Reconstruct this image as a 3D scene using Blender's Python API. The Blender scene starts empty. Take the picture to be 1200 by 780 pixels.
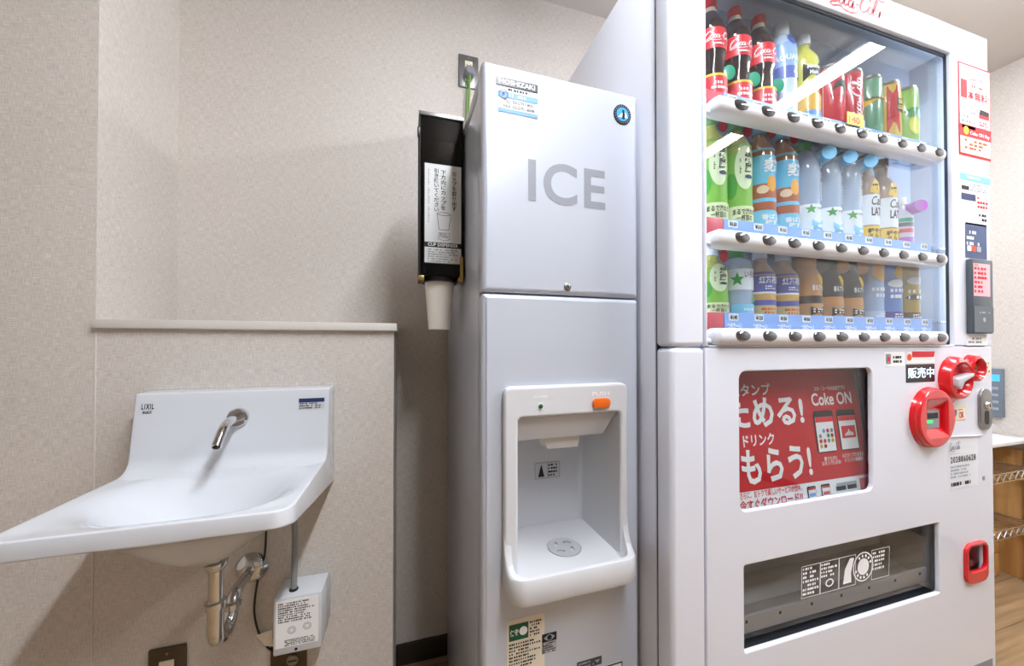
import bpy, bmesh, math, random
from mathutils import Vector, Matrix, Euler
from mathutils.geometry import interpolate_bezier
PI = math.pi
R = math.radians
random.seed(7)
sc = bpy.context.scene
COL = sc.collection

# ------------------------------------------------------------------ camera, world, exposure, lamps
EYE = 1.02
F_PX, CX, CY = 420.0, 600.0, 398.4
cd = bpy.data.cameras.new('camera')
cam = bpy.data.objects.new('camera', cd)
COL.objects.link(cam)
cam.location = (0, 0, EYE)
cam.rotation_euler = (R(90.6), 0, R(-16.2))
cd.sensor_width = 36
cd.lens = 36 * F_PX / 1200
cd.shift_y = 8.4 / 1200
cd.clip_start = 0.02
sc.camera = cam
CAMROT = Euler((R(90.6), 0, R(-16.2))).to_matrix()

w = bpy.data.worlds.new('world')
sc.world = w
w.use_nodes = True
w.node_tree.nodes['Background'].inputs[0].default_value = (0, 0, 0, 1)
w.node_tree.nodes['Background'].inputs[1].default_value = 0.0
sc.view_settings.view_transform = 'Standard'
sc.view_settings.look = 'None'
sc.view_settings.exposure = 0.1
sc.view_settings.gamma = 1
LAMP = 125.0          # ceiling lamps' strength
TUBE = 8.0           # tubes inside the vending machine


def ray(px, py):
    return CAMROT @ Vector(((px - CX) / F_PX, -(py - CY) / F_PX, -1))


def onY(px, py, y):
    d = ray(px, py); s = y / d.y
    return d.x * s, EYE + d.z * s


def onX(px, py, x):
    d = ray(px, py); s = x / d.x
    return d.y * s, EYE + d.z * s


def onZ(px, py, z):
    d = ray(px, py); s = (z - EYE) / d.z
    return d.x * s, d.y * s


# ------------------------------------------------------------------ materials
def lin(c):
    if isinstance(c, str):
        c = tuple(int(c[i:i + 2], 16) / 255 for i in (0, 2, 4))
    return tuple(x / 12.92 if x <= .04045 else ((x + .055) / 1.055) ** 2.4 for x in c) + (1,)


MATS = {}


def mat(key, col='ffffff', rough=.5, metal=0, coat=0, emit=0, spec=.5, trans=0, alpha=1, noise=0, nscale=8, bump=0, bscale=200, ior=1.45):
    if key in MATS:
        return MATS[key]
    m = bpy.data.materials.new(key)
    MATS[key] = m
    m.use_nodes = True
    nt = m.node_tree
    b = nt.nodes['Principled BSDF']
    c = lin(col)
    b.inputs['Base Color'].default_value = c
    b.inputs['Roughness'].default_value = rough
    b.inputs['Metallic'].default_value = metal
    b.inputs['Coat Weight'].default_value = coat
    b.inputs['Coat Roughness'].default_value = .05
    b.inputs['Specular IOR Level'].default_value = spec
    b.inputs['Transmission Weight'].default_value = trans
    b.inputs['Alpha'].default_value = alpha
    b.inputs['IOR'].default_value = ior
    if emit:
        b.inputs['Emission Color'].default_value = c
        b.inputs['Emission Strength'].default_value = emit
    if noise or bump:
        tc = nt.nodes.new('ShaderNodeTexCoord')
    if noise:
        n = nt.nodes.new('ShaderNodeTexNoise')
        n.inputs['Scale'].default_value = nscale
        n.inputs['Detail'].default_value = 5
        nt.links.new(tc.outputs['Object'], n.inputs['Vector'])
        r = nt.nodes.new('ShaderNodeValToRGB')
        r.color_ramp.elements[0].position = .3
        r.color_ramp.elements[1].position = .7
        r.color_ramp.elements[0].color = tuple(x * (1 - noise) for x in c[:3]) + (1,)
        r.color_ramp.elements[1].color = tuple(min(1, x * (1 + noise * .6)) for x in c[:3]) + (1,)
        nt.links.new(n.outputs['Fac'], r.inputs[0])
        nt.links.new(r.outputs[0], b.inputs['Base Color'])
    if bump:
        n2 = nt.nodes.new('ShaderNodeTexNoise')
        n2.inputs['Scale'].default_value = bscale
        nt.links.new(tc.outputs['Object'], n2.inputs['Vector'])
        bp = nt.nodes.new('ShaderNodeBump')
        bp.inputs['Strength'].default_value = bump
        bp.inputs['Distance'].default_value = .001
        nt.links.new(n2.outputs['Fac'], bp.inputs['Height'])
        nt.links.new(bp.outputs[0], b.inputs['Normal'])
    return m


def fabric_wall(key, col):
    m = bpy.data.materials.new(key); MATS[key] = m
    m.use_nodes = True
    nt = m.node_tree; N = nt.nodes.new; L = nt.links.new
    b = nt.nodes['Principled BSDF']
    b.inputs['Roughness'].default_value = .75
    b.inputs['Specular IOR Level'].default_value = .25
    tc = N('ShaderNodeTexCoord')
    outs = []
    for s in ((60, 60, 900), (900, 900, 60)):
        mp = N('ShaderNodeMapping'); mp.inputs['Scale'].default_value = s
        L(tc.outputs['Object'], mp.inputs['Vector'])
        n = N('ShaderNodeTexNoise'); n.inputs['Scale'].default_value = 1; n.inputs['Detail'].default_value = 3
        L(mp.outputs[0], n.inputs['Vector'])
        outs.append(n.outputs['Fac'])
    a = N('ShaderNodeMath'); a.operation = 'ADD'
    L(outs[0], a.inputs[0]); L(outs[1], a.inputs[1])
    big = N('ShaderNodeTexNoise'); big.inputs['Scale'].default_value = 3
    L(tc.outputs['Object'], big.inputs['Vector'])
    a2 = N('ShaderNodeMath'); a2.operation = 'MULTIPLY_ADD'
    a2.inputs[1].default_value = .15
    L(big.outputs['Fac'], a2.inputs[0]); L(a.outputs[0], a2.inputs[2])
    r = N('ShaderNodeValToRGB')
    c = lin(col)
    r.color_ramp.elements[0].position = .78; r.color_ramp.elements[1].position = 1.0
    mr = N('ShaderNodeMapRange')
    mr.inputs['From Min'].default_value = .7; mr.inputs['From Max'].default_value = 1.5
    L(a2.outputs[0], mr.inputs['Value'])
    r.color_ramp.elements[0].position = .1; r.color_ramp.elements[1].position = .9
    r.color_ramp.elements[0].color = tuple(x * .74 for x in c[:3]) + (1,)
    r.color_ramp.elements[1].color = tuple(min(1, x * 1.18) for x in c[:3]) + (1,)
    L(mr.outputs[0], r.inputs[0]); L(r.outputs[0], b.inputs['Base Color'])
    bp = N('ShaderNodeBump'); bp.inputs['Strength'].default_value = .25; bp.inputs['Distance'].default_value = .0008
    L(a.outputs[0], bp.inputs['Height']); L(bp.outputs[0], b.inputs['Normal'])
    return m


def wood(key, c1, c2, axis=0, rough=.45):
    m = bpy.data.materials.new(key); MATS[key] = m
    m.use_nodes = True
    nt = m.node_tree; N = nt.nodes.new; L = nt.links.new
    b = nt.nodes['Principled BSDF']; b.inputs['Roughness'].default_value = rough
    tc = N('ShaderNodeTexCoord'); oi = N('ShaderNodeObjectInfo')
    mp = N('ShaderNodeMapping')
    s = [40, 40, 40]; s[axis] = 2.5
    mp.inputs['Scale'].default_value = s
    L(tc.outputs['Object'], mp.inputs['Vector'])
    ad = N('ShaderNodeVectorMath'); ad.operation = 'ADD'
    mu = N('ShaderNodeMath'); mu.operation = 'MULTIPLY'; mu.inputs[1].default_value = 37
    L(oi.outputs['Random'], mu.inputs[0])
    L(mp.outputs[0], ad.inputs[0]); L(mu.outputs[0], ad.inputs[1])
    n = N('ShaderNodeTexNoise'); n.inputs['Scale'].default_value = 1; n.inputs['Detail'].default_value = 6
    L(ad.outputs[0], n.inputs['Vector'])
    r = N('ShaderNodeValToRGB')
    r.color_ramp.elements[0].position = .32; r.color_ramp.elements[1].position = .68
    r.color_ramp.elements[0].color = lin(c1); r.color_ramp.elements[1].color = lin(c2)
    L(n.outputs['Fac'], r.inputs[0])
    hs = N('ShaderNodeHueSaturation')
    mr = N('ShaderNodeMapRange'); mr.inputs['To Min'].default_value = .85; mr.inputs['To Max'].default_value = 1.12
    L(oi.outputs['Random'], mr.inputs['Value']); L(mr.outputs[0], hs.inputs['Value'])
    L(r.outputs[0], hs.inputs['Color']); L(hs.outputs[0], b.inputs['Base Color'])
    return m


def glass(key, tint='ffffff', ior=1.5, gloss_rough=0.0, body=None, bodyfac=0.0):
    """thin clear sheet: Fresnel reflection over plain see-through (plus a little tinted body)"""
    m = bpy.data.materials.new(key); MATS[key] = m
    m.use_nodes = True
    nt = m.node_tree; N = nt.nodes.new; L = nt.links.new
    nt.nodes.remove(nt.nodes['Principled BSDF'])
    out = [n for n in nt.nodes if n.type == 'OUTPUT_MATERIAL'][0]
    t = N('ShaderNodeBsdfTransparent'); t.inputs[0].default_value = lin(tint)
    g = N('ShaderNodeBsdfGlossy'); g.inputs['Roughness'].default_value = gloss_rough
    # Schlick's Fresnel curve, alike from both faces of the sheet
    lw = N('ShaderNodeLayerWeight'); lw.inputs['Blend'].default_value = .5
    pw_ = N('ShaderNodeMath'); pw_.operation = 'POWER'; pw_.inputs[1].default_value = 5
    L(lw.outputs['Facing'], pw_.inputs[0])
    f0 = ((ior - 1) / (ior + 1)) ** 2
    fr = N('ShaderNodeMath'); fr.operation = 'MULTIPLY_ADD'; fr.inputs[1].default_value = 1 - f0; fr.inputs[2].default_value = f0
    L(pw_.outputs[0], fr.inputs[0])
    src = t
    if body:
        d = N('ShaderNodeBsdfDiffuse'); d.inputs[0].default_value = lin(body)
        mb_ = N('ShaderNodeMixShader'); mb_.inputs[0].default_value = bodyfac
        L(t.outputs[0], mb_.inputs[1]); L(d.outputs[0], mb_.inputs[2]); src = mb_
    mx = N('ShaderNodeMixShader')
    L(fr.outputs[0], mx.inputs[0]); L(src.outputs[0], mx.inputs[1]); L(g.outputs[0], mx.inputs[2])
    L(mx.outputs[0], out.inputs[0])
    return m


WALL = fabric_wall('wallpaper', 'd6cfc7')
WALL2 = WALL
CEIL = mat('ceiling_paint', 'd2cbc4', .8, noise=.03, nscale=3)
FLOORW = wood('floor_wood', '846a4c', 'b39672', 0)
BASEB = mat('baseboard_vinyl', '2e2620', .5, noise=.1)
CAPM = mat('ledge_laminate', 'd9d4ce', .45, noise=.02)
CRATE = wood('crate_wood', 'c08d50', 'dcae70', 2)
WHITE = mat('machine_white', 'dcdfe9', .28, coat=.6, noise=.012, nscale=3)
WHITE2 = mat('cabinet_white', 'dcdfe9', .35, coat=.3, noise=.02, nscale=3)
ICEM = mat('ice_silver', 'c3c9d4', .33, metal=.15, coat=.25, noise=.012, nscale=4)
ICESIDE = ICEM
BEZEL = mat('bezel_grey', 'd2d3d6', .38, noise=.015)
NICHE = BEZEL
PORC = mat('porcelain', 'd3d7dd', .12, coat=.6, noise=.01)
CHROME = mat('chrome', 'd8d8d8', .08, metal=1, noise=.03)
STEEL = mat('brushed_steel', '9a9a98', .35, metal=1, noise=.08, nscale=30)
DSTEEL = mat('dark_steel', 'c4c1bc', .45, metal=.3, noise=.15, nscale=6)
BLACK = mat('black_plastic', '16171a', .3, noise=.1)
SEAM = mat('seam_dark', '2b2d33', .6, noise=.05)
RED = mat('glossy_red', 'd0101c', .25, coat=.8, noise=.02)
PRED = mat('print_red', 'd8202e', .5, noise=.02)
PWHITE = mat('print_white', 'f4f4f4', .5, noise=.01)
PBLACK = mat('print_black', '1b1b1d', .6, noise=.02)
PGREY = mat('print_grey', '8b8e95', .6, noise=.02)
PLGREY = mat('print_light_grey', 'a4a9b3', .55, noise=.02)
PBLUE = mat('print_blue', '6f9fe6', .5, noise=.02)
PNAVY = mat('print_navy', '1f2f5c', .5, noise=.02)
PGREEN = mat('print_green', '2e9a3d', .5, noise=.05)
PCREAM = mat('print_cream', 'eadfca', .6, noise=.02)
PYEL = mat('print_yellow', 'eec22a', .5, noise=.03)
GLASS = glass('window_glass', 'f6f9fa')
SMOKE = glass('smoky_acrylic', 'eceef0', 1.4)
SLEEVE = glass('dispenser_acrylic', '7c7f84', 1.45)


# ------------------------------------------------------------------ mesh builder
class MB:
    def __init__(s):
        s.v = []; s.f = []

    def add(s, vs, fs):
        n = len(s.v)
        s.v += [tuple(p) for p in vs]
        s.f += [[i + n for i in f] for f in fs]
        return s

    def box(s, x0, x1, y0, y1, z0, z1):
        return s.add([(x, y, z) for z in (z0, z1) for y in (y0, y1) for x in (x0, x1)],
                     [(0, 2, 3, 1), (4, 5, 7, 6), (0, 1, 5, 4), (2, 6, 7, 3), (0, 4, 6, 2), (1, 3, 7, 5)])

    def quad(s, *p):
        return s.add(p, [tuple(range(len(p)))])

    def lathe(s, prof, c=(0, 0, 0), axis='Z', seg=24, a0=0, a1=2 * PI, sx=1, sz=1):
        full = abs(a1 - a0) > 2 * PI - 1e-6
        na = seg if full else seg + 1
        vs = []
        for r, h in prof:
            for i in range(na):
                a = a0 + (a1 - a0) * i / seg
                if axis == 'Z':
                    vs.append((c[0] + r * sx * math.sin(a), c[1] - r * math.cos(a), c[2] + h))
                elif axis == 'Y':   # h runs towards -Y
                    vs.append((c[0] + r * sx * math.cos(a), c[1] - h, c[2] + r * sz * math.sin(a)))
                else:               # X
                    vs.append((c[0] + h, c[1] + r * math.cos(a), c[2] + r * math.sin(a)))
        fs = []
        m = len(prof)
        for j in range(m - 1):
            for i in range(seg):
                k = (i + 1) % na
                fs.append((j * na + i, j * na + k, (j + 1) * na + k, (j + 1) * na + i))
        if full:
            if prof[0][0] > 1e-6: fs.append(tuple(range(na)))
            if prof[-1][0] > 1e-6: fs.append(tuple((m - 1) * na + i for i in range(na)))
        return s.add(vs, fs)

    def tube(s, path, r, seg=10, closed=False):
        P = [Vector(p) for p in path]
        n = len(P)
        rr = r if isinstance(r, (list, tuple)) else [r] * n
        T = []
        for i in range(n):
            a = P[i - 1] if (i > 0 or closed) else P[i]
            b = P[(i + 1) % n] if (i < n - 1 or closed) else P[i]
            T.append((b - a).normalized())
        u = T[0].orthogonal().normalized()
        vs = []
        for i in range(n):
            u = (u - T[i] * u.dot(T[i])).normalized()
            v = T[i].cross(u)
            for k in range(seg):
                a = 2 * PI * k / seg
                vs.append(P[i] + (u * math.cos(a) + v * math.sin(a)) * rr[i])
        fs = []
        for i in range(n if closed else n - 1):
            j = (i + 1) % n
            for k in range(seg):
                l = (k + 1) % seg
                fs.append((i * seg + k, i * seg + l, j * seg + l, j * seg + k))
        if not closed:
            fs.append(tuple(range(seg))); fs.append(tuple((n - 1) * seg + k for k in range(seg)))
        return s.add(vs, fs)

    def extr(s, poly, y0, y1):
        n = len(poly)
        vs = [(x, y0, z) for x, z in poly] + [(x, y1, z) for x, z in poly]
        fs = [tuple(range(n)), tuple(range(2 * n - 1, n - 1, -1))]
        fs += [(i, (i + 1) % n, n + (i + 1) % n, n + i) for i in range(n)]
        return s.add(vs, fs)

    def sphere(s, c, rx, ry=None, rz=None, seg=14, rings=8):
        ry = ry or rx; rz = rz or rx
        vs = [(c[0], c[1], c[2] - rz)]
        for j in range(1, rings):
            t = -PI / 2 + PI * j / rings
            for i in range(seg):
                a = 2 * PI * i / seg
                vs.append((c[0] + rx * math.cos(t) * math.cos(a), c[1] + ry * math.cos(t) * math.sin(a), c[2] + rz * math.sin(t)))
        vs.append((c[0], c[1], c[2] + rz))
        fs = []
        for i in range(seg):
            k = (i + 1) % seg
            fs.append((0, 1 + k, 1 + i))
            for j in range(rings - 2):
                a = 1 + j * seg
                fs.append((a + i, a + k, a + seg + k, a + seg + i))
            a = 1 + (rings - 2) * seg
            fs.append((a + i, a + k, len(vs) - 1))
        return s.add(vs, fs)


def rrect(x0, x1, z0, z1, r, n=6):
    out = []
    for cx, cz, a in ((x1 - r, z1 - r, 0), (x0 + r, z1 - r, 90), (x0 + r, z0 + r, 180), (x1 - r, z0 + r, 270)):
        for i in range(n + 1):
            t = R(a + 90 * i / n)
            out.append((cx + r * math.cos(t), cz + r * math.sin(t)))
    return out


def curve_geo(cu):
    o = bpy.data.objects.new('tmp', cu)
    me = bpy.data.meshes.new_from_object(o)
    vs = [v.co.copy() for v in me.vertices]
    fs = [tuple(p.vertices) for p in me.polygons]
    bpy.data.objects.remove(o); bpy.data.meshes.remove(me); bpy.data.curves.remove(cu)
    return vs, fs


def plate(loops, y0, y1, bevel=0):
    """solid plate in XZ with holes, front at y0, back at y1"""
    cu = bpy.data.curves.new('tmp', 'CURVE')
    cu.dimensions = '2D'; cu.fill_mode = 'BOTH'
    d = y1 - y0
    cu.extrude = d / 2 - bevel
    cu.bevel_depth = bevel; cu.bevel_resolution = 3
    cu.offset = -bevel
    for lp in loops:
        sp = cu.splines.new('POLY'); sp.points.add(len(lp) - 1); sp.use_cyclic_u = True
        for p, q in zip(sp.points, lp): p.co = (q[0], q[1], 0, 1)
    vs, fs = curve_geo(cu)
    return MB().add([(v.x, (y0 + y1) / 2 - v.z, v.y) for v in vs], fs)


ORG = {}


def build(name, mb, m, parent=None, bevel=0, seg=2, smooth=35, org=None, recalc=True, bang=30):
    me = bpy.data.meshes.new(name)
    if parent is not None:
        o0 = ORG[parent.name]
    elif org is not None:
        o0 = Vector(org)
    else:
        xs = [p[0] for p in mb.v]; ys = [p[1] for p in mb.v]; zs = [p[2] for p in mb.v]
        o0 = Vector(((min(xs) + max(xs)) / 2, (min(ys) + max(ys)) / 2, min(zs)))
    me.from_pydata([(p[0] - o0.x, p[1] - o0.y, p[2] - o0.z) for p in mb.v], [], mb.f)
    bm = bmesh.new(); bm.from_mesh(me)
    if bevel:
        bmesh.ops.remove_doubles(bm, verts=bm.verts, dist=1e-6)
    if recalc:
        bmesh.ops.recalc_face_normals(bm, faces=bm.faces)
    if bevel:
        es = [e for e in bm.edges if len(e.link_faces) == 2 and e.calc_face_angle() > R(bang)]
        bmesh.ops.bevel(bm, geom=es, offset=bevel, segments=seg, profile=.5, affect='EDGES', clamp_overlap=True)
    bm.to_mesh(me); bm.free()
    if smooth:
        me.shade_smooth()
        me.set_sharp_from_angle(angle=R(smooth))
    me.materials.append(m)
    o = bpy.data.objects.new(name, me)
    COL.objects.link(o)
    ORG[o.name] = o0
    if parent is not None:
        o.parent = parent
    else:
        o.location = o0
    return o


def tag(o, label, cat, group=None):
    o['label'] = label; o['category'] = cat
    if group: o['group'] = group
    return o


def thing(name, label, cat, loc=(0, 0, 0), rz=0, group=None, local=False):
    o = bpy.data.objects.new(name, None)
    COL.objects.link(o)
    o.location = loc; o.rotation_euler = (0, 0, rz)
    o.empty_display_size = .05
    ORG[o.name] = Vector((0, 0, 0)) if local else Vector(loc)
    return tag(o, label, cat, group)


def struct(name, mb, m, **k):
    o = build(name, mb, m, **k)
    o['kind'] = 'structure'
    return o


def copy_tree(o, parent=None):
    c = o.copy(); COL.objects.link(c); c.parent = parent
    for ch in list(o.children): copy_tree(ch, c)
    return c


# ------------------------------------------------------------------ lettering
TCACHE = {}


def text_geo(body, bold=0.0, shear=0.0, space=1.0, line=1.0):
    k = (body, bold, shear, space, line)
    if k not in TCACHE:
        cu = bpy.data.curves.new('tmp', 'FONT')
        cu.body = body; cu.resolution_u = 6 if len(body) < 8 and body.isascii() else 2; cu.offset = bold; cu.shear = shear
        cu.space_character = space; cu.space_line = line; cu.align_x = 'CENTER'
        vs, fs = curve_geo(cu)
        x0 = min(v.x for v in vs); x1 = max(v.x for v in vs)
        y0 = min(v.y for v in vs); y1 = max(v.y for v in vs)
        TCACHE[k] = ([((v.x - x0) / (x1 - x0), (v.y - y0) / (y1 - y0)) for v in vs], fs, (x1 - x0) / (y1 - y0))
    return TCACHE[k]


def flat(y):
    return lambda x, z: (x, y, z)


def cyl(r, cx=0, cy=0):
    return lambda x, z: (cx + r * math.sin(x / r), cy - r * math.cos(x / r), z)


def text(name, body, m, parent, x0, x1, z0, z1, fn, bold=0.0, shear=0.0, space=1.0, line=1.0, slope=0.0):
    vs, fs, asp = text_geo(body, bold, shear, space, line)
    mb = MB().add([fn(x0 + (x1 - x0) * u, z0 + (z1 - z0) * v + slope * u) for u, v in vs], fs)
    return build(name, mb, m, parent, smooth=0, recalc=False)


def vtext(s):
    return '\n'.join(s)


def dashes(name, m, parent, x0, x1, z0, z1, rows, fn, seed=1, fill=.62, pitch=None):
    """rows of print too fine to read"""
    rnd = random.Random(seed)
    mb = MB()
    dz = (z1 - z0) / rows
    for r in range(rows):
        zt = z1 - r * dz - dz * .2; zb = zt - dz * .55
        x = x0; end = x0 + (x1 - x0) * rnd.uniform(.6, 1)
        p = pitch or dz * .8
        while x < end - p * .3:
            wd = p * rnd.uniform(.4, .95)
            if rnd.random() < .88:
                xe = min(x + wd, x1)
                mb.quad(fn(x, zb), fn(xe, zb), fn(xe, zt), fn(x, zt))
            x += p
    return build(name, mb, m, parent, smooth=0, recalc=False)


def card(name, m, parent, x0, x1, z0, z1, y, t=.0006, r=0.0):
    if r:
        return build(name, MB().extr(rrect(x0, x1, z0, z1, r, 4), y - t, y), m, parent, smooth=0)
    return build(name, MB().box(x0, x1, y - t, y, z0, z1), m, parent, smooth=0)


def catmull(pts, n=6):
    P = [Vector(p) for p in pts]
    P = [P[0] * 2 - P[1]] + P + [P[-1] * 2 - P[-2]]
    out = []
    for i in range(1, len(P) - 2):
        for k in range(n):
            t = k / n
            a, b, c, d = P[i - 1], P[i], P[i + 1], P[i + 2]
            out.append(.5 * ((2 * b) + (c - a) * t + (2 * a - 5 * b + 4 * c - d) * t * t + (3 * b - a - 3 * c + d) * t ** 3))
    out.append(P[-2])
    return out


def script_logo():
    """flowing script wordmark drawn as pen strokes, unit height about 1"""
    O = lambda x, rx=.13, rz=.22, z=.22: [(x + rx * math.cos(t), z + rz * math.sin(t)) for t in [PI * .4 + 2 * PI * i / 10 for i in range(11)]]
    C = lambda x, s=1: [(x + .52 * s, .72 * s), (x + .5 * s, .92 * s), (x + .36 * s, 1.0 * s), (x + .16 * s, .84 * s), (x + .04 * s, .5 * s),
                        (x + .06 * s, .16 * s), (x + .2 * s, -.02), (x + .38 * s, .06 * s), (x + .5 * s, .22 * s)]
    st = [C(0), O(.66), [(.98, .38), (.93, .46), (.84, .38), (.82, .18), (.9, .02), (1.02, .08), (1.08, .2)],
          O(1.2), [(1.33, .44), (1.3, .14), (1.38, .0), (1.48, .1)],
          [(1.5, .26), (1.58, .3), (1.68, .26)],
          C(1.72), O(2.36), [(2.5, .1), (2.62, .5), (2.66, .86), (2.6, 1.0), (2.55, .8), (2.54, .3), (2.58, .04), (2.68, .06)],
          O(2.84), [(2.97, .44), (2.94, .14), (3.02, .0), (3.16, .12)],
          [(.2, -.02), (.1, -.16), (.3, -.24), (.62, -.12), (.95, -.26), (1.35, -.3), (1.7, -.16)],
          [(2.2, 1.0), (2.5, 1.14), (2.9, 1.02), (3.1, 1.1)]]
    mb = MB()
    for s_ in st:
        p = catmull(s_, 5)
        L, Rr = [], []
        for i in range(len(p)):
            d = (p[min(i + 1, len(p) - 1)] - p[max(i - 1, 0)]).normalized()
            wdt = .018 + .046 * abs(d.x * math.sin(R(35)) + d.y * math.cos(R(35)))
            e = min(i, len(p) - 1 - i) / 4
            wdt *= min(1, .35 + e * .65)
            n = Vector((-d.y, d.x)) * wdt
            L.append(p[i] + n); Rr.append(p[i] - n)
        k = len(p)
        mb.add([(a.x, 0, a.y) for a in L + Rr], [(i, i + 1, k + i + 1, k + i) for i in range(k - 1)])
    vs = [((x + z * .22), z) for x, _, z in mb.v]
    x0 = min(v[0] for v in vs); x1 = max(v[0] for v in vs)
    z0 = min(v[1] for v in vs); z1 = max(v[1] for v in vs)
    return [((x - x0) / (x1 - x0), (z - z0) / (z1 - z0)) for x, z in vs], mb.f


LOGO = script_logo()


def logo(name, m, parent, x0, x1, z0, z1, fn, rot=False):
    vs, fs = LOGO
    if rot:   # reads upward
        q = [fn(x1 - (x1 - x0) * v, z0 + (z1 - z0) * u) for u, v in vs]
    else:
        q = [fn(x0 + (x1 - x0) * u, z0 + (z1 - z0) * v) for u, v in vs]
    return build(name, MB().add(q, fs), m, parent, smooth=0, recalc=False)


# ------------------------------------------------------------------ the room
YB = 1.206                       # back wall
YP = .939                        # face of the projecting wall
XC = onY(112, 380, YP)[0]        # its corner
XE = onY(461, 560, YP)[0]        # end of the low part
XR = 2.57                        # right wall
ZC = EYE + 1.246                 # ceiling
XLW, YRW = -2.0, -3.2            # left and rear walls
ZL = onY(285, 386, YP)[1]        # underside of the ledge

fl = struct('floor', MB().box(XLW - .1, XR + .1, YRW - .1, YB + .1, -.08, -.004), BASEB, smooth=0, org=(0, 0, -.004))
pw, pl = .15, 1.2
pm = None
row = 0
y = YB - .002
while y - pw > YRW - .1:
    x = XLW - (row % 3) * .4
    while x < XR:
        xa, xb = max(x, XLW), min(x + pl, XR)
        if xb - xa > .05:
            build('plank', MB().box(xa + .0008, xb - .0008, y - pw + .0008, y - .0008, -.004, 0), FLOORW, fl, smooth=0)
        x += pl
    y -= pw; row += 1
struct('ceiling', MB().box(XLW - .1, XR + .1, YRW - .1, YB + .1, ZC, ZC + .08), CEIL, smooth=0)
struct('wall_back', MB().box(XC - .05, XR + .1, YB, YB + .1, 0, ZC), WALL, smooth=0, org=(0, YB, 0))
wl = MB().box(XLW, XC, YP, YB + .1, 0, ZC)
struct('wall_front_left', wl, WALL2, smooth=0, org=(XC, YP, 0))
struct('wall_low', MB().box(XC + .0012, XE, YP, YB, 0, ZL), WALL2, smooth=0, org=(XE, YP, 0))
struct('trim_1', MB().box(XC - .0004, XC + .0016, YP - .0012, YP + .002, 0, ZL), CAPM, smooth=0)
struct('wall_right', MB().box(XR, XR + .1, YRW, YB, 0, ZC), WALL, smooth=0, org=(XR, 0, 0))
struct('wall_left', MB().box(XLW - .1, XLW, YRW, YP, 0, ZC), WALL2, smooth=0, org=(XLW, 0, 0))
struct('wall_rear', MB().box(XLW - .1, XR + .1, YRW - .1, YRW, 0, ZC), WALL, smooth=0, org=(0, YRW, 0))
zt = onY(285, 376, YP - .012)[1]
struct('trim_2', MB().box(onY(107, 380, YP - .012)[0], onY(465, 384, YP - .012)[0], YP - .012, YB, ZL, zt), CAPM, bevel=.0015)
struct('baseboard_back', MB().box(XE, XR, YB - .008, YB, 0, .066), BASEB, bevel=.002)
struct('baseboard_right', MB().box(XR - .008, XR, YRW, .545, 0, .066), BASEB, bevel=.002)

# ceiling lamps: long surface-mounted bars running front to back
EM = mat('lamp_diffuser', 'f4f8ff', .5, emit=LAMP)
for kind, lx, ly0, ly1, lab in (('washbasin', .36, -.8, .45, 'long white ceiling lamp bar above the washbasin'), ('vending', 1.82, -.8, .62, 'long white ceiling lamp bar in front of the vending machine')):
    t = thing('ceiling_lamp_%s_offscreen' % kind, lab, 'ceiling lamp', (lx, (ly0 + ly1) / 2, ZC), 0, 'ceiling lamp bars')
    build('housing', MB().box(lx - .05, lx + .05, ly0, ly1, ZC - .03, ZC), PWHITE, t, bevel=.004)
    build('diffuser_%s_offscreen' % kind, MB().box(lx - .034, lx + .034, ly0 + .01, ly1 - .01, ZC - .045, ZC - .03), EM, t, smooth=0)


# ------------------------------------------------------------------ washbasin
SXL, SXR = -.515, -.168
SYF, SYB = .61, YP
SZ = EYE - .248
STOP = .921
t_sink = thing('washbasin', 'white porcelain wall-hung washbasin with a high splashback', 'sink', ((SXL + SXR) / 2, YP, SZ - .08))
xc, yc, ba, bb = -.335, .742, .165, .12


def S(x, y, a=ba, b=bb, e=2.5):
    q = ((abs(x - xc) / a) ** e + (abs(y - yc) / b) ** e) ** (1 / e)
    q = min(q, 1)
    return 1 - q * q * (3 - 2 * q)


nu, nf, nfil, nsp = 44, 34, 8, 6
path = []
YS = .868
for j in range(nf + 1):
    path.append(('f', SYF + (YS - .03 - SYF) * j / nf, SZ))
for j in range(1, nfil + 1):
    a = PI / 2 * j / nfil
    path.append(('s', YS - .03 + .03 * math.sin(a), SZ + .03 * (1 - math.cos(a))))
for j in range(1, nsp + 1):
    q = j / nsp
    path.append(('s', YS + (.886 - YS) * q, SZ + .03 + (STOP - SZ - .03) * q))
for j in range(1, 4):
    path.append(('s', .886 + (YP - .886) * j / 3, STOP + .001 * j))
nv = len(path)
top, bot = [], []
for i in range(nu + 1):
    x = SXL + (SXR - SXL) * i / nu
    for k, (kind, yy, zz) in enumerate(path):
        edge = min(x - SXL, SXR - x)
        z = zz
        if kind == 'f': z -= .1 * S(x, yy) + .004 * min(1, edge / .03) * min(1, (yy - SYF) / .03)
        top.append((x, yy, z))
        if kind == 'f' or yy < YP - 1e-6 and k < nf + nfil:
            yq = SYF + (SYB - SYF) * (k / (nf + nfil))
            zq = SZ - .027 - .05 * (yq - SYF) / (SYB - SYF)
            zq = zq - .083 * S(x, yq, .178, .14, 2.2)
            bot.append((x, yq, zq))
        else:
            q = (k - nf - nfil) / (nv - 1 - nf - nfil)
            bot.append((x, YP, SZ - .077 + (STOP + .0 - SZ + .077) * q * .98))
def corner(p, rc=.028):         # round the two front corners in plan
    x, y, z = p
    side = 1 if x > (SXL + SXR) / 2 else -1
    a = (abs(x - (SXL + SXR) / 2) - ((SXR - SXL) / 2 - rc)) / rc
    b = (SYF + rc - y) / rc
    if a > 0 and b > 0:
        a2, b2 = a * math.sqrt(1 - b * b / 2), b * math.sqrt(1 - a * a / 2)
        x = (SXL + SXR) / 2 + side * ((SXR - SXL) / 2 - rc + rc * a2); y = SYF + rc - rc * b2
    return (x, y, z)


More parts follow.
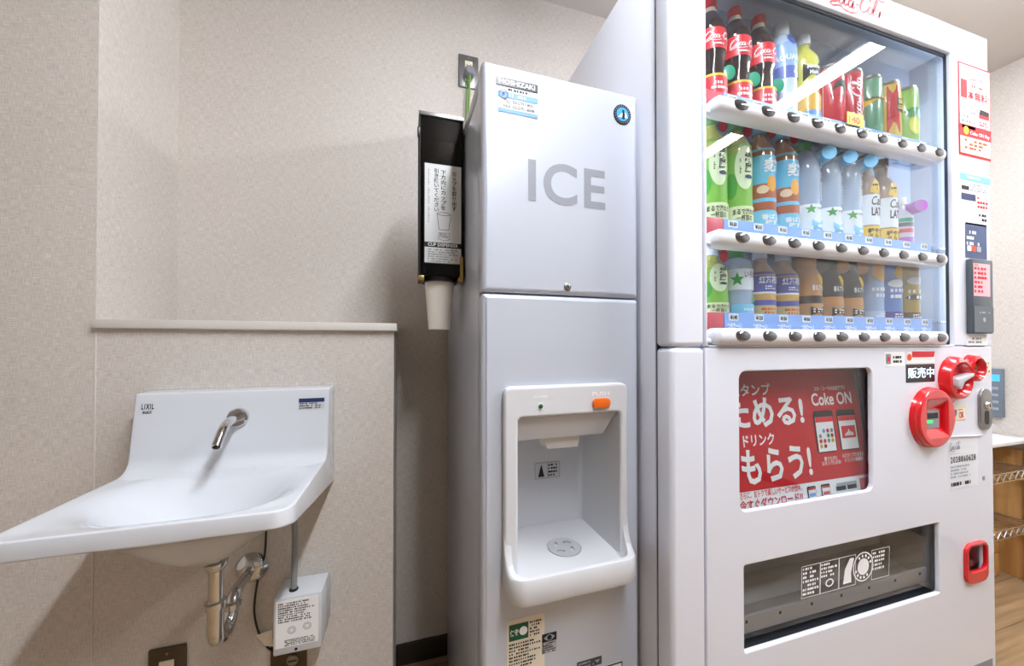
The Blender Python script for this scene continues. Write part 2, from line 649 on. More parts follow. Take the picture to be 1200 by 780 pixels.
top = [corner(p) for p in top]; bot = [corner(p) for p in bot]
G = lambda i, k: i * nv + k
fs = []
n0 = len(top)
for i in range(nu):
    for k in range(nv - 1):
        fs.append((G(i, k), G(i + 1, k), G(i + 1, k + 1), G(i, k + 1)))
        fs.append((n0 + G(i, k), n0 + G(i, k + 1), n0 + G(i + 1, k + 1), n0 + G(i + 1, k)))
for k in range(nv - 1):
    fs.append((G(0, k), G(0, k + 1), n0 + G(0, k + 1), n0 + G(0, k)))
    fs.append((G(nu, k), n0 + G(nu, k), n0 + G(nu, k + 1), G(nu, k + 1)))
for i in range(nu):
    fs.append((G(i, 0), n0 + G(i, 0), n0 + G(i + 1, 0), G(i + 1, 0)))
    fs.append((G(i, nv - 1), G(i + 1, nv - 1), n0 + G(i + 1, nv - 1), n0 + G(i, nv - 1)))
build('basin', MB().add(top + bot, fs), PORC, t_sink, bevel=.005, seg=3, smooth=60, bang=50)
# drain hole ring
build('drain_ring', MB().lathe([(.0, .0), (.012, .0), (.016, .003), (.019, .003), (.02, .0)], (xc, yc, SZ - .104), seg=20), CHROME, t_sink)
fx, fz = onY(279, 489, .875)
fa = build('faucet', MB().tube([(fx, .885, fz), (fx, .845, fz)] + [(fx, .845 - .048 * math.sin(a), fz - .04 * (1 - math.cos(a))) for a in [R(12 * i) for i in range(1, 6)]] +
                               [(fx, .787, fz - .037)], .0085, 14), CHROME, t_sink)
build('faucet_flange', MB().lathe([(.0, .012), (.0165, .012), (.019, .009), (.0195, 0)], (fx, .879, fz), 'Y', 24), CHROME, fa)
build('spout_mouth', MB().sphere((fx, .7865, fz - .0375), .0065, .0035, .0035), BLACK, fa)
ff = lambda x, z: (x, YS + (.886 - YS) * (z - SZ - .03) / (STOP - SZ - .03) - .0006, z)
x0, z0 = onY(165, 480, .88); x1, z1 = onY(180, 473, .88)
text('brand_print', 'LIXIL', PBLACK, t_sink, x0, x1, z0, z1, ff, .03, space=1.3)
x0, z0 = onY(167, 485, .88); x1, z1 = onY(178, 481, .88)
text('series_print', 'INAX', PBLACK, t_sink, x0, x1, z0, z1, ff, .02)
x0, z1 = onY(350, 467, .88); x1, z0 = onY(380, 478, .88)
mbk = MB().quad(ff(x0, z0), ff(x1, z0), ff(x1, z1), ff(x0, z1))
lb = build('caution_label', mbk, mat('label_silver', 'c3c8cc', .4, noise=.03), t_sink, smooth=0, recalc=False)
ff2 = lambda x, z: (x, ff(x, z)[1] - .0004, z)
zm = z0 + (z1 - z0) * .62
build('label_band', MB().quad(ff2(x0, zm), ff2(x1, zm), ff2(x1, z1), ff2(x0, z1)), PNAVY, lb, smooth=0, recalc=False)
dashes('fine_print', PBLACK, lb, x0 + .002, x1 - .002, z0, zm, 3, ff2, 3)

# drain trap
tx_ = fx + .004
t_tr = thing('drain_trap', 'chrome bottle-neck drain trap under the washbasin', 'pipe', (tx_, .78, .43))
zb = onY(250, 660, .78)[1]
Y2, UR = .843, .0315
uz = .5015
build('tailpiece', MB().tube([(tx_, .78, zb + .03), (tx_, .78, .545)], .0115, 18), CHROME, t_tr)
build('tail_flange', MB().lathe([(.012, -.012), (.0155, -.009), (.018, -.002), (.019, .004), (.012, .006)], (tx_, .78, zb), seg=22), CHROME, t_tr)
ub = [(tx_, .78, .55), (tx_, .78, uz)] + [(tx_, .78 + UR - UR * math.cos(a), uz - UR * math.sin(a)) for a in [R(15 * i) for i in range(1, 12)]] + [(tx_, Y2, uz), (tx_, Y2, uz + .006)]
zw = onY(287, 666, YP)[1]
build('bend', MB().tube(ub, .0128, 18), CHROME, t_tr)
arm = [(tx_, Y2, uz - .004)] + [(tx_, Y2 + .024 - .024 * math.cos(a), zw - .024 + .024 * math.sin(a)) for a in [R(15 * i) for i in range(0, 7)]] + [(tx_, YP, zw)]
build('wall_arm', MB().tube(arm, .0112, 18), CHROME, t_tr)
build('slip_nut', MB().lathe([(.0135, -.007), (.0165, -.006), (.0172, 0), (.0165, .006), (.0115, .008)], (tx_, .78, .548), seg=16), CHROME, t_tr)
build('slip_nut', MB().lathe([(.0135, -.005), (.016, -.004), (.0165, 0), (.016, .004), (.0115, .006)], (tx_, Y2, uz + .003), seg=16), CHROME, t_tr)
build('wall_flange', MB().lathe([(.011, .016), (.018, .015), (.029, .008), (.034, .0)], (tx_, YP, zw), 'Y', 28), CHROME, t_tr)

# sensor power box
BX0, BX1, BY0, BZ0, BZ1 = -.267, -.175, .857, .371, .49
t_box = thing('power_box', 'white sensor power box with instruction sheet beneath the washbasin', 'box', ((BX0 + BX1) / 2, YP, BZ0))
build('body', MB().box(BX0, BX1, BY0, YP - .012, BZ0, BZ1), mat('box_white', 'cfd2d6', .4, noise=.02), t_box, bevel=.004)
build('back_plate', MB().box(BX0 + .01, BX1 + .001, YP - .012, YP, BZ0 + .008, BZ1 - .008), mat('box_back', 'b5b8bc', .5, noise=.02), t_box, bevel=.002)
sh = card('instruction_sheet', PWHITE, t_box, BX0 + .005, BX1 - .007, BZ0 + .016, BZ1 - .006, BY0 - .0002)
F0 = flat(BY0 - .0012)
dashes('fine_print', PBLACK, sh, BX0 + .01, BX1 - .012, BZ1 - .052, BZ1 - .01, 9, F0, 5, pitch=.003)
dashes('fine_print', PBLACK, sh, BX0 + .022, BX1 - .012, BZ0 + .018, BZ0 + .032, 4, F0, 6, pitch=.003)
dg = MB()
for cx_, cz_ in ((BX0 + .035, BZ0 + .05), (BX1 - .028, BZ0 + .053)):
    for k in range(10):
        a = 2 * PI * k / 10; b_ = 2 * PI * (k + 1) / 10
        for r0 in (.008, .005):
            dg.quad(F0(cx_ + r0 * math.cos(a), cz_ + r0 * math.sin(a)), F0(cx_ + r0 * math.cos(b_), cz_ + r0 * math.sin(b_)),
                    F0(cx_ + (r0 - .001) * math.cos(b_), cz_ + (r0 - .001) * math.sin(b_)), F0(cx_ + (r0 - .001) * math.cos(a), cz_ + (r0 - .001) * math.sin(a)))
build('diagram', dg, PGREY, sh, smooth=0, recalc=False)
build('screw', MB().lathe([(0, .0015), (.0025, .001), (.003, 0)], ((BX0 + BX1) / 2 - .003, BY0, BZ0 + .008), 'Y', 12), BLACK, t_box)
gx = BX0 + .03
hose = MB().tube([(gx + .002, .88, BZ1 - .004), (gx + .003, .88, BZ1 + .05), (gx + .006, .872, BZ1 + .12), (gx + .004, .86, SZ - .06)], .006, 12)
build('hose', hose, mat('hose_grey', '8d8f90', .5, noise=.05), t_box)
build('hose_collar', MB().lathe([(.006, .004), (.0085, .003), (.009, 0)], (gx + .002, .88, BZ1), seg=14), BLACK, t_box)

# wall outlets
BRONZE = mat('bronze_plate', '5d5140', .4, metal=.6, noise=.12, nscale=20)


def outlet(name, label, cx_, cz_, y_, m, w_=.07, h_=.12):
    t = thing(name, label, 'outlet', (cx_, y_, cz_ - h_ / 2))
    build('plate', MB().box(cx_ - w_ / 2, cx_ + w_ / 2, y_ - .006, y_, cz_ - h_ / 2, cz_ + h_ / 2), m, t, bevel=.003)
    soc = build('socket', MB().box(cx_ - .013, cx_ + .013, y_ - .0085, y_ - .005, cz_ - .034, cz_ + .034), PCREAM, t, bevel=.0015)
    for dz in (-.017, .017):
        for dx in (-.006, .006):
            build('slot', MB().box(cx_ + dx - .001, cx_ + dx + .001, y_ - .009, y_ - .0083, cz_ + dz - .004, cz_ + dz + .005), BLACK, soc, smooth=0)
    for dz in (-.047, .047):
        build('screw', MB().lathe([(0, .0015), (.002, .001), (.0025, 0)], (cx_, y_ - .006, cz_ + dz), 'Y', 10), STEEL, t)
    return t


x0, z1 = onY(175, 762, YP); x1, _ = onY(220, 757, YP)
outlet('wall_outlet', 'bronze plate power outlet low on the wall beneath the washbasin', (x0 + x1) / 2, z1 - .057, YP, BRONZE, x1 - x0, .12)
ox, oz = onY(338, 772, YP)
t_o = thing('floor_key_plate', 'bronze cover plate with slotted round key behind the power box', 'cover plate', (ox, YP, oz - .05))
build('plate', MB().box(ox - .035, ox + .038, YP - .004, YP, oz - .06, oz + .06), BRONZE, t_o, bevel=.001)
build('key_disc', MB().lathe([(0, .004), (.011, .004), (.0125, .002), (.0125, 0)], (ox + .01, YP - .004, oz), 'Y', 20), STEEL, t_o)
build('key_slot', MB().box(ox + .001, ox + .019, YP - .0086, YP - .0078, oz - .0012, oz + .0012), BLACK, t_o, smooth=0)
# black cord from behind the basin to the plate
pc = [onY(x_, y_, YP - .006) for x_, y_ in ((312, 620), (310, 650), (302, 680), (298, 715), (303, 740), (313, 757), (324, 765))]
tag(build('sensor_cord', MB().tube(catmull([(p[0], YP - .006, p[1]) for p in pc], 6), .0022, 8), BLACK), 'thin black cord hanging on the wall beside the drain trap', 'cord')
tp = [onY(x_, y_, YP - .008) for x_, y_ in ((300, 744), (319, 737), (321, 757), (311, 756))]
t_tag = build('cord_tag', MB().extr([p for p in tp], YP - .0093, YP - .0085), PCREAM, smooth=0)
tag(t_tag, 'small cream paper tag on the black cord next to the power box', 'tag')

# ------------------------------------------------------------------ ice dispenser
IA = R(1.2)
IO = Vector((onY(565, 400, .645)[0], .645, 0))
IM = Matrix.Translation(IO) @ Matrix.Rotation(IA, 4, 'Z')
IMI = IM.inverted()


def I(px, py, y=0.0):
    o = IMI @ Vector((0, 0, EYE)); d = IMI.to_3x3() @ ray(px, py)
    s = (y - o.y) / d.y
    p = o + d * s
    return p.x, p.z


IW = (I(748, 150)[0] + I(748, 600)[0]) / 2
IT = (I(570, 69)[1] + I(746, 113)[1]) / 2
IS = I(655, 346)[1]
ID = .52
t_ice = thing('ice_dispenser', 'tall silver ice dispenser with grey dispensing niche between cup holder and vending machine', 'ice dispenser', IO, IA, local=True)
build('cabinet', MB().box(.011, IW - .011, .17, ID - .004, .03, IT - .03), ICESIDE, t_ice, bevel=.002)
for xa in (.004, IW - .011):
    build('side_panel', MB().box(xa, xa + .007, .045, ID, .03, IT - .03), ICESIDE, t_ice, bevel=.002)
build('top_cover', MB().box(.002, IW - .002, .03, ID + .004, IT - .03, IT - .001), ICESIDE, t_ice, bevel=.004)
ud = build('upper_panel', plate([rrect(0, IW, IS + .0012, IT, .006)], 0, .045, .009), ICEM, t_ice)
# lower panel with the niche cut through
nx0, nz1 = I(607, 492, -.012); nx1, _ = I(727, 482, -.012)
nz1 = I(666, 486, -.012)[1]
bx0 = I(591, 560, -.014)[0]; bx1 = I(736, 520, -.014)[0]
bz1 = I(663, 451, -.014)[1]
TZ = .612                       # tray lip top
bz0 = TZ - .052
lp = build('lower_panel', plate([rrect(0, IW, .03, IS - .0012, .006), rrect(nx0 - .004, nx1 + .004, TZ - .03, nz1 + .004, .01)], 0, .045, .009), ICEM, t_ice)
for k in range(4):
    build('foot', MB().lathe([(.018, 0), (.018, .012), (.01, .014), (.01, .034)], (.05 + (k % 2) * (IW - .1), .09 + (k // 2) * .36, 0), seg=14), BLACK, t_ice)
# bezel: frame that flares into the tray
zi0 = TZ + .05
bz = build('bezel', plate([rrect(bx0, bx1, bz0, bz1, .014), rrect(nx0, nx1, TZ - .025, nz1, .008)], -.014, .002, .005), BEZEL, t_ice)
# niche liner
ND = .155
ln = MB()
ln.quad((nx0, -.004, nz1), (nx1, -.004, nz1), (nx1, ND, nz1), (nx0, ND, nz1))
ln.quad((nx0, -.004, TZ - .03), (nx0, ND, TZ - .03), (nx0, ND, nz1), (nx0, -.004, nz1))
ln.quad((nx1, -.004, TZ - .03), (nx1, ND, TZ - .03), (nx1, ND, nz1), (nx1, -.004, nz1))
ln.quad((nx0, ND, TZ - .03), (nx1, ND, TZ - .03), (nx1, ND, nz1), (nx0, ND, nz1))
build('niche_liner', ln, NICHE, t_ice, bevel=.012, seg=3, recalc=True)
# tray: lip sweeping forward from the bezel sides, floor, front wall
TF = -.058
sec = []
def tray_outline(inset, z):
    r = .03 - inset * .6
    x0_, x1_, yf = bx0 + inset, bx1 - inset, TF + inset
    pts = [(x0_, -.03 * i / 6 if i else 0.0, z) for i in range(6)]
    for i in range(7):
        a = R(180 + 90 * i / 6); pts.append((x0_ + r + r * math.cos(a), yf + r + r * math.sin(a), z))
    for i in range(7):
        a = R(270 + 90 * i / 6); pts.append((x1_ - r + r * math.cos(a), yf + r + r * math.sin(a), z))
    pts += [(x1_, -.03 * i / 6 if i else 0.0, z) for i in range(5, -1, -1)]
    return pts
TFL = TZ - .02
def lipz(p, base):              # the lip rises towards the bezel sides
    q = max(0.0, min(1.0, (p[1] - (TF + .012)) / (-.011 - TF - .012)))
    return (p[0], p[1], base + .07 * (1 - math.sqrt(max(0, 1 - q ** 2.4))))
rings = [[(p[0], 0.001 if i in (0, 25) else p[1] * .55, bz0 + .0) for i, p in enumerate(tray_outline(.01, 0))],
         tray_outline(.004, bz0 + .004), tray_outline(0, bz0 + .014),
         [lipz(p, TZ - .006) for p in tray_outline(0, 0)],
         [lipz(p, TZ - .001) for p in tray_outline(.002, 0)],
         [lipz(p, TZ) for p in tray_outline(.006, 0)],
         [lipz(p, TZ - .002) for p in tray_outline(.013, 0)],
         [(p[0], p[1], TFL + .004) for p in tray_outline(.016, 0)],
         [(p[0], p[1], TFL) for p in tray_outline(.02, 0)]]
m_ = MB()
nr = len(rings[0])
vs = [p for r_ in rings for p in r_]
fs = [(j * nr + i, j * nr + i + 1, (j + 1) * nr + i + 1, (j + 1) * nr + i) for j in range(len(rings) - 1) for i in range(nr - 1)]
m_.add(vs, fs)
build('tray_lip', m_, BEZEL, t_ice, smooth=50)
build('tray_underside', MB().quad(*rings[0]), BEZEL, t_ice, smooth=0, recalc=False)
d_ = IMI.to_3x3() @ ray(661, 640); o_ = IMI @ Vector((0, 0, EYE)); s_ = (TFL + .001 - o_.z) / d_.z
gp = o_ + d_ * s_


def lay(mb, z0):                # turn an upright plate (front at y = 0) face up, front at z0
    mb.v = [(x, z, z0 - y) for x, y, z in mb.v]
    return mb


disc_ = lambda r, n=36: [(gp.x + r * math.cos(2 * PI * i / n), gp.y + r * math.sin(2 * PI * i / n)) for i in range(n)]
fx0, fx1, fy0, fy1 = nx0 - .012, nx1 + .012, TF + .014, ND + .002
build('tray_floor', lay(plate([[(fx0, fy0), (fx1, fy0), (fx1, fy1), (fx0, fy1)], disc_(.036)], 0, .006), TFL), BEZEL, t_ice, smooth=0)
holes = []
for k in range(4):
    a = R(45 + 90 * k)
    hole = []
    for i in range(14):
        b_ = 2 * PI * i / 14
        u, v = .0095 * math.cos(b_), .0045 * math.sin(b_)
        hole.append((gp.x + .018 * math.cos(a) - u * math.sin(a + .5) + v * math.cos(a + .5), gp.y + .018 * math.sin(a) + u * math.cos(a + .5) + v * math.sin(a + .5)))
    holes.append(hole)
build('drain_grate', lay(plate([disc_(.0348)] + holes, 0, .003), TFL + .001), mat('grate_grey', 'c4c6c9', .35, metal=.3, noise=.02), t_ice, smooth=0)
build('drain_pit', MB().lathe([(.0362, 0), (.0362, -.024), (.026, -.03), (.026, -.1), (0, -.1)], (gp.x, gp.y, TFL - .003), seg=36), BEZEL, t_ice)
# hood and chute
hz = I(660, 512, .02)[1]
build('hood', MB().add([(nx0 + .001, .0, nz1 - .002), (nx1 - .001, .0, nz1 - .002), (nx1 - .001, .11, nz1 - .002), (nx0 + .001, .11, nz1 - .002),
                        (nx0 + .001, .018, hz), (nx1 - .022, .018, hz), (nx1 - .03, .1, hz), (nx0 + .001, .1, hz)],
                       [(0, 1, 2, 3), (4, 7, 6, 5), (0, 4, 5, 1), (1, 5, 6, 2), (2, 6, 7, 3), (3, 7, 4, 0)]), BEZEL, t_ice, bevel=.003)
cxa = I(641, 515, .03)[0]; cxb = I(679, 515, .03)[0]; cz0 = I(660, 525, .03)[1]
build('ice_chute', MB().add([(cxa - .012, .028, hz + .003), (cxb + .002, .028, hz + .003), (cxb + .002, .085, hz + .003), (cxa - .012, .085, hz + .003),
                             (cxa + .002, .032, cz0), (cxb - .002, .032, cz0), (cxb - .004, .08, cz0), (cxa + .002, .08, cz0)],
                            [(0, 1, 2, 3), (4, 7, 6, 5), (0, 4, 5, 1), (1, 5, 6, 2), (2, 6, 7, 3), (3, 7, 4, 0)]), mat('chute_white', 'd8d7d4', .4, noise=.02), t_ice, bevel=.002)
# lamp, button, lettering on the bezel
lx, lz = I(633.5, 476, -.014)
build('indicator_ring', MB().lathe([(.0045, .0), (.0062, .001), (.0066, 0)], (lx, -.014, lz), 'Y', 18), PWHITE, t_ice)
build('indicator_lamp', MB().sphere((lx, -.0145, lz), .0045, .003, .0045), mat('lamp_green', '0b5a33', .2, coat=.5, noise=.1), t_ice)
x0, z0 = I(625, 467, -.014); x1, z1 = I(642, 463, -.014)
text('power_print', 'POWER', PWHITE, t_ice, x0, x1, z0, z1, flat(-.0146), .01)
x0, z0 = I(694, 463.5, -.014); x1, z1 = I(714, 458, -.014)
text('push_print', 'PUSH', PWHITE, t_ice, x0, x1, z0, z1, flat(-.0146), .015)
x0, z0 = I(694, 478, -.014); x1, z1 = I(714, 465.5, -.014)
build('push_button', MB().extr(rrect(x0, x1, z0, z1, (z1 - z0) * .46), -.02, -.012), mat('button_orange', 'e8690f', .35, coat=.3, noise=.04), t_ice, bevel=.0015)
build('button_recess', MB().extr(rrect(x0 - .0012, x1 + .0012, z0 - .0012, z1 + .0012, (z1 - z0) * .48), -.0145, -.012), BEZEL, t_ice, smooth=0)
# caution sticker on the niche's back
xa, za = I(627, 543, ND - .002); xb, zb_ = I(656, 558, ND - .002)
stk = card('caution_sticker', mat('sticker_grey', 'cfd0d3', .5, noise=.02), t_ice, xa, xb, zb_, za, ND - .0005)
fS = flat(ND - .0016)
fr_ = MB()
for a, b_, c_, d2 in ((xa, xb, zb_, zb_ + .0006), (xa, xb, za - .0006, za), (xa, xa + .0006, zb_, za), (xb - .0006, xb, zb_, za), ((xa + xb) / 2, (xa + xb) / 2 + .0006, zb_, za)):
    fr_.quad(fS(a, c_), fS(b_, c_), fS(b_, d2), fS(a, d2))
xm = (xa * 3 + xb) / 4
fr_.quad(fS(xm - .008, zb_ + .004), fS(xm + .008, zb_ + .004), fS(xm, za - .003))
build('sticker_frame', fr_, PBLACK, stk, smooth=0, recalc=False)
dashes('fine_print', PBLACK, stk, (xa + xb) / 2 + .002, xb - .002, zb_ + .002, za - .003, 4, fS, 9)
# upper panel graphics
x0, z0 = I(619, 235); x1, z1 = I(709, 190)
zc_ = (I(619, 187)[1] + I(709, 199)[1]) / 2; zb2 = (I(619, 236)[1] + I(709, 246)[1]) / 2
text('ice_print', 'ICE', mat('print_ice_grey', '8f939b', .5, noise=.03), t_ice, x0, x1, zb2, zc_, flat(-.0006), .022, space=1.12)
x0, zt_ = I(581, 89); x1, _ = I(630, 100); zb_ = I(581, 98.5)[1]
bd = card('maker_badge', mat('badge_dark', '30343b', .35, noise=.05), t_ice, x0, x1, zb_, zt_, 0, .0015, .002)
text('maker_print', 'HOSHIZAKI', PWHITE, bd, x0 + .006, x1 - .006, zb_ + .003, zt_ - .003, flat(-.0018), .02)
x1b = I(630, 120)[0]; x0b = I(583, 110)[0]
zA = zb_ - .001; zB = I(583, 130)[1]
st2 = card('service_sticker', PWHITE, t_ice, x0b, x1b, zB, zA, 0, .0004)
hS = zA - zB
f2 = flat(-.001)
dashes('fine_print', PBLACK, st2, x0b + .02, x1b - .015, zA - hS * .17, zA - hS * .02, 1, f2, 2)
build('blue_band', MB().quad(f2(x0b, zA - hS * .43), f2(x1b, zA - hS * .43), f2(x1b, zA - hS * .2), f2(x0b, zA - hS * .2)), PBLUE, st2, smooth=0, recalc=False)
build('blue_band', MB().quad(f2(x0b, zB), f2(x1b, zB), f2(x1b, zB + hS * .15), f2(x0b, zB + hS * .15)), PBLUE, st2, smooth=0, recalc=False)
f3 = flat(-.0013)
dashes('fine_print', PWHITE, st2, x0b + .022, x1b - .004, zA - hS * .42, zA - hS * .22, 1, f3, 4, pitch=.006)
text('ring_letter', 'F', PBLACK, st2, x0b + .009, x0b + .014, zA - hS * .38, zA - hS * .24, f3, .03)
rg = MB()
for k in range(16):
    a, b_ = 2 * PI * k / 16, 2 * PI * (k + 1) / 16
    cx_, cz_ = x0b + .0115, zA - hS * .31
    rg.quad(*[f3(cx_ + r0 * math.cos(t_), cz_ + r0 * math.sin(t_)) for r0, t_ in ((.0075, a), (.0075, b_), (.009, b_), (.009, a))])
build('ring_mark', rg, PNAVY, st2, smooth=0, recalc=False)
text('phone_print', 'TEL  03-5791-8001', PBLACK, st2, x0b + .012, x1b - .007, zA - hS * .62, zA - hS * .49, f2, .015)
text('fax_print', 'FAX  03-5791-8098', PBLACK, st2, x0b + .012, x1b - .007, zA - hS * .81, zA - hS * .68, f2, .015)
# round emblem: black ring, blue disc, white and dark shape
ex, ez = I(729, 134.5)
er = (I(739, 134)[0] - I(719, 134)[0]) / 2
em = build('emblem', MB().lathe([(0, .0015), (er, .0015), (er, 0)], (ex, 0, ez), 'Y', 32), BLACK, t_ice)
build('emblem_disc', MB().lathe([(0, .0004), (er * .7, .0004), (er * .7, 0)], (ex, -.0015, ez), 'Y', 28), mat('emblem_blue', '3f9fe0', .4, noise=.03), em)
build('emblem_ice', MB().extr([(ex - er * .55, ez - er * .35), (ex + er * .58, ez - er * .3), (ex + er * .4, ez + er * .1), (ex + er * .15, ez + er * .3), (ex - er * .25, ez - er * .05)], -.0023, -.0019), PWHITE, em, smooth=0)
build('emblem_shape', MB().extr([(ex - er * .1, ez - er * .5), (ex + er * .2, ez - er * .5), (ex + er * .25, ez), (ex + er * .15, ez + er * .42), (ex - er * .05, ez + er * .45), (ex - er * .02, ez)], -.0027, -.0024), BLACK, em, smooth=0)
dots = MB()
for k in range(22):
    a = 2 * PI * k / 22
    cx_, cz_ = ex + er * .85 * math.cos(a), ez + er * .85 * math.sin(a)
    dots.quad(*[(cx_ + er * .06 * math.cos(a + q), -.0019, cz_ + er * .06 * math.sin(a + q)) for q in (PI / 4, 3 * PI / 4, 5 * PI / 4, 7 * PI / 4)])
build('emblem_lettering', dots, PLGREY, em, smooth=0, recalc=False)
# key lock on the split line
kx, kz = I(665, 336)
build('lock_ring', MB().lathe([(0, .003), (.006, .003), (.0075, .002), (.008, 0)], (kx, 0, kz), 'Y', 20), STEEL, t_ice)
build('lock_core', MB().box(kx - .001, kx + .001, -.0035, -.003, kz - .003, kz + .003), BLACK, t_ice, smooth=0)
# lower stickers
x0 = I(594, 750)[0]; x1 = I(638, 740)[0]; z1 = I(615, 723)[1]; z0 = z1 - .13
s3 = card('inspection_sticker', PCREAM, t_ice, x0, x1, z0, z1, 0, .0004, .004)
f4 = flat(-.001)
gx0, gx1 = x0 + .004, x0 + .042
gz1 = z1 - .008; gz0 = gz1 - .03
build('green_square', MB().quad(f4(gx0, gz0), f4(gx1, gz0), f4(gx1, gz1), f4(gx0, gz1)), mat('square_green', '0d5a40', .5, noise=.04), s3, smooth=0, recalc=False)
text('square_print', '保守', PWHITE, s3, gx0 + .002, gx0 + .018, gz0 + .009, gz0 + .021, flat(-.0013), .02)
build('square_mark', MB().lathe([(0, .0002), (.008, .0002), (.008, 0)], (gx1 - .01, -.0011, (gz0 + gz1) / 2), 'Y', 20), PWHITE, s3, smooth=0)
dashes('handwriting', PBLACK, s3, gx1 + .003, x1 - .003, gz0, gz1, 5, f4, 12, pitch=.004)
dashes('fine_print', PBLACK, s3, x0 + .004, x1 - .004, z0 + .04, gz0 - .004, 8, f4, 13, pitch=.0045)
dashes('fine_print', PBLACK, s3, x0 + .006, x1 - .006, z0 + .002, z0 + .035, 3, f4, 14, pitch=.006)
xa, za = I(635, 743); xb, _ = I(652, 739)
za = I(643, 741)[1]; zb_ = I(643, 764)[1]
s4 = card('inspection_notice', mat('notice_grey', 'b2b4b9', .5, noise=.02), t_ice, xa, xb, zb_, za, 0, .0004)
zm = za - (za - zb_) * .42
build('black_band', MB().quad(f4(xa, zm), f4(xb, zm), f4(xb, za), f4(xa, za)), PBLACK, s4, smooth=0, recalc=False)
ey = MB()
exx, ezz = (xa + xb) / 2, (zm + za) / 2
hw = (xb - xa) * .38
pts = [(exx - hw, ezz)] + [(exx - hw + 2 * hw * i / 8, ezz + .006 * math.sin(PI * i / 8)) for i in range(1, 8)] + [(exx + hw, ezz)] + [(exx + hw - 2 * hw * i / 8, ezz - .006 * math.sin(PI * i / 8)) for i in range(1, 8)]
ey.quad(*[(p[0], -.0014, p[1]) for p in pts])
build('eye_mark', ey, PLGREY, s4, smooth=0, recalc=False)
build('eye_pupil', MB().lathe([(0, .0002), (.0048, .0002), (.0048, 0)], (exx, -.0015, ezz), 'Y', 16), PBLACK, s4, smooth=0)
dashes('fine_print', PBLACK, s4, xa + .001, xb - .001, zb_, zm - .001, 5, f4, 15, pitch=.004)
xa, xb = I(676, 776)[0], I(705, 771)[0]; za = I(690, 772)[1]
s5 = card('arrow_notice', mat('notice_dark', '3b3e44', .5, noise=.03), t_ice, xa, xb, za - .016, za, 0, .0004)
dashes('fine_print', PLGREY, s5, xa + .003, xb - .018, za - .015, za - .001, 2, f4, 16, pitch=.004)
build('arrow_mark', MB().quad(f4(xb - .016, za - .005), f4(xb - .01, za - .011), f4(xb - .004, za - .005)), PLGREY, s5, smooth=0, recalc=False)
xa, xb = I(684, 779)[0], I(729, 775)[0]; za = I(729, 773.5)[1]
s6 = card('barcode_sticker', PWHITE, t_ice, xa, xb, za - .05, za, 0, .0004)
fr_ = MB()
for a, b_, c_, d2 in ((xa, xb, za - .003, za), (xa, xa + .002, za - .05, za), (xb - .002, xb, za - .05, za)):
    fr_.quad(f4(a, c_), f4(b_, c_), f4(b_, d2), f4(a, d2))
build('sticker_frame', fr_, PBLACK, s6, smooth=0, recalc=False)

# ------------------------------------------------------------------ cup dispenser and cup
DY = .845
dx1 = IO.x - .002 + .0
dx0 = onY(491, 230, DY)[0]
dz1 = onY(518, 136, DY)[1]; dz0 = onY(518, 325, DY)[1]
dx1 = min(onY(546, 240, DY)[0], (IM @ Vector((.002, .31, 0))).x - .001)
t_cup = thing('cup_dispenser', 'black wall-hung paper cup dispenser with white pictogram label on the ice dispenser side', 'cup dispenser', ((dx0 + dx1) / 2, DY + .05, dz0))
DD = .10
build('back_shell', MB().box(dx0, dx0 + .004, DY, DY + DD, dz0, dz1).box(dx1 - .004, dx1, DY, DY + DD, dz0, dz1).box(dx0 + .004, dx1 - .004, DY + DD - .004, DY + DD, dz0, dz1), mat('shell_black', '1b1c1f', .7, noise=.1), t_cup, bevel=.001)
build('top_cap', MB().box(dx0 - .001, dx1 + .001, DY - .004, DY + DD + .001, dz1 - .006, dz1 + .003), STEEL, t_cup, bevel=.001)
build('front_cover', MB().box(dx0 + .003, dx1 - .001, DY, DY + .003, dz0 + .004, dz1 - .006), SLEEVE, t_cup, smooth=0)
stackm = MB()
ccx, ccy = (dx0 + dx1) / 2, DY + .05
for k in range(17):
    zz = dz0 + .05 + .014 * k
    stackm.lathe([(.033, zz), (.036, zz + .008), (.038, zz + .009), (.038, zz + .012)], (ccx, ccy, 0), seg=26)
build('cup_stack_rims', stackm, mat('cup_paper', 'd8d5cd', .6, noise=.03), t_cup)
build('side_rail', MB().box(dx1 - .008, dx1 + .0, DY - .006, DY, dz0 - .01, dz0 + .05), mat('brass_bracket', 'a8905a', .35, metal=.8, noise=.06), t_cup, bevel=.001)
build('bottom_ring', MB().lathe([(.040, 0), (.046, 0), (.046, .012), (.040, .012), (.040, 0)], (ccx, ccy, dz0 - .006), seg=28), BLACK, t_cup)
for xa, xb in ((dx0 - .001, dx0 + .012), (dx1 - .012, dx1)):
    build('bottom_bracket', MB().box(xa, xb, DY - .005, DY + .03, dz0 - .009, dz0 + .002), mat('brass_bracket'), t_cup, bevel=.001)
build('hinge', MB().box(dx0 - .004, dx0 + .002, DY - .003, DY + .006, dz1 - .055, dz1 - .035), BLACK, t_cup, bevel=.001)
lxa = onY(497, 250, DY)[0]; lxb = onY(541, 250, DY)[0]; lza = onY(519, 193, DY)[1]; lzb = onY(519, 309, DY)[1]
lbl = card('pictogram_label', mat('label_plate', 'd6d8d8', .4, noise=.02), t_cup, lxa, lxb, lzb, lza, DY - .0002, .0008)
f5 = flat(DY - .0014)
lw, lh = lxb - lxa, lza - lzb
text('label_text', vtext('カップを取り出す'), PBLACK, lbl, lxb - lw * .27, lxb - lw * .14, lza - lh * .46, lza - lh * .06, f5, .015)
text('label_text', vtext('下方向にカップを'), PBLACK, lbl, lxb - lw * .57, lxb - lw * .42, lza - lh * .46, lza - lh * .06, f5, .015)
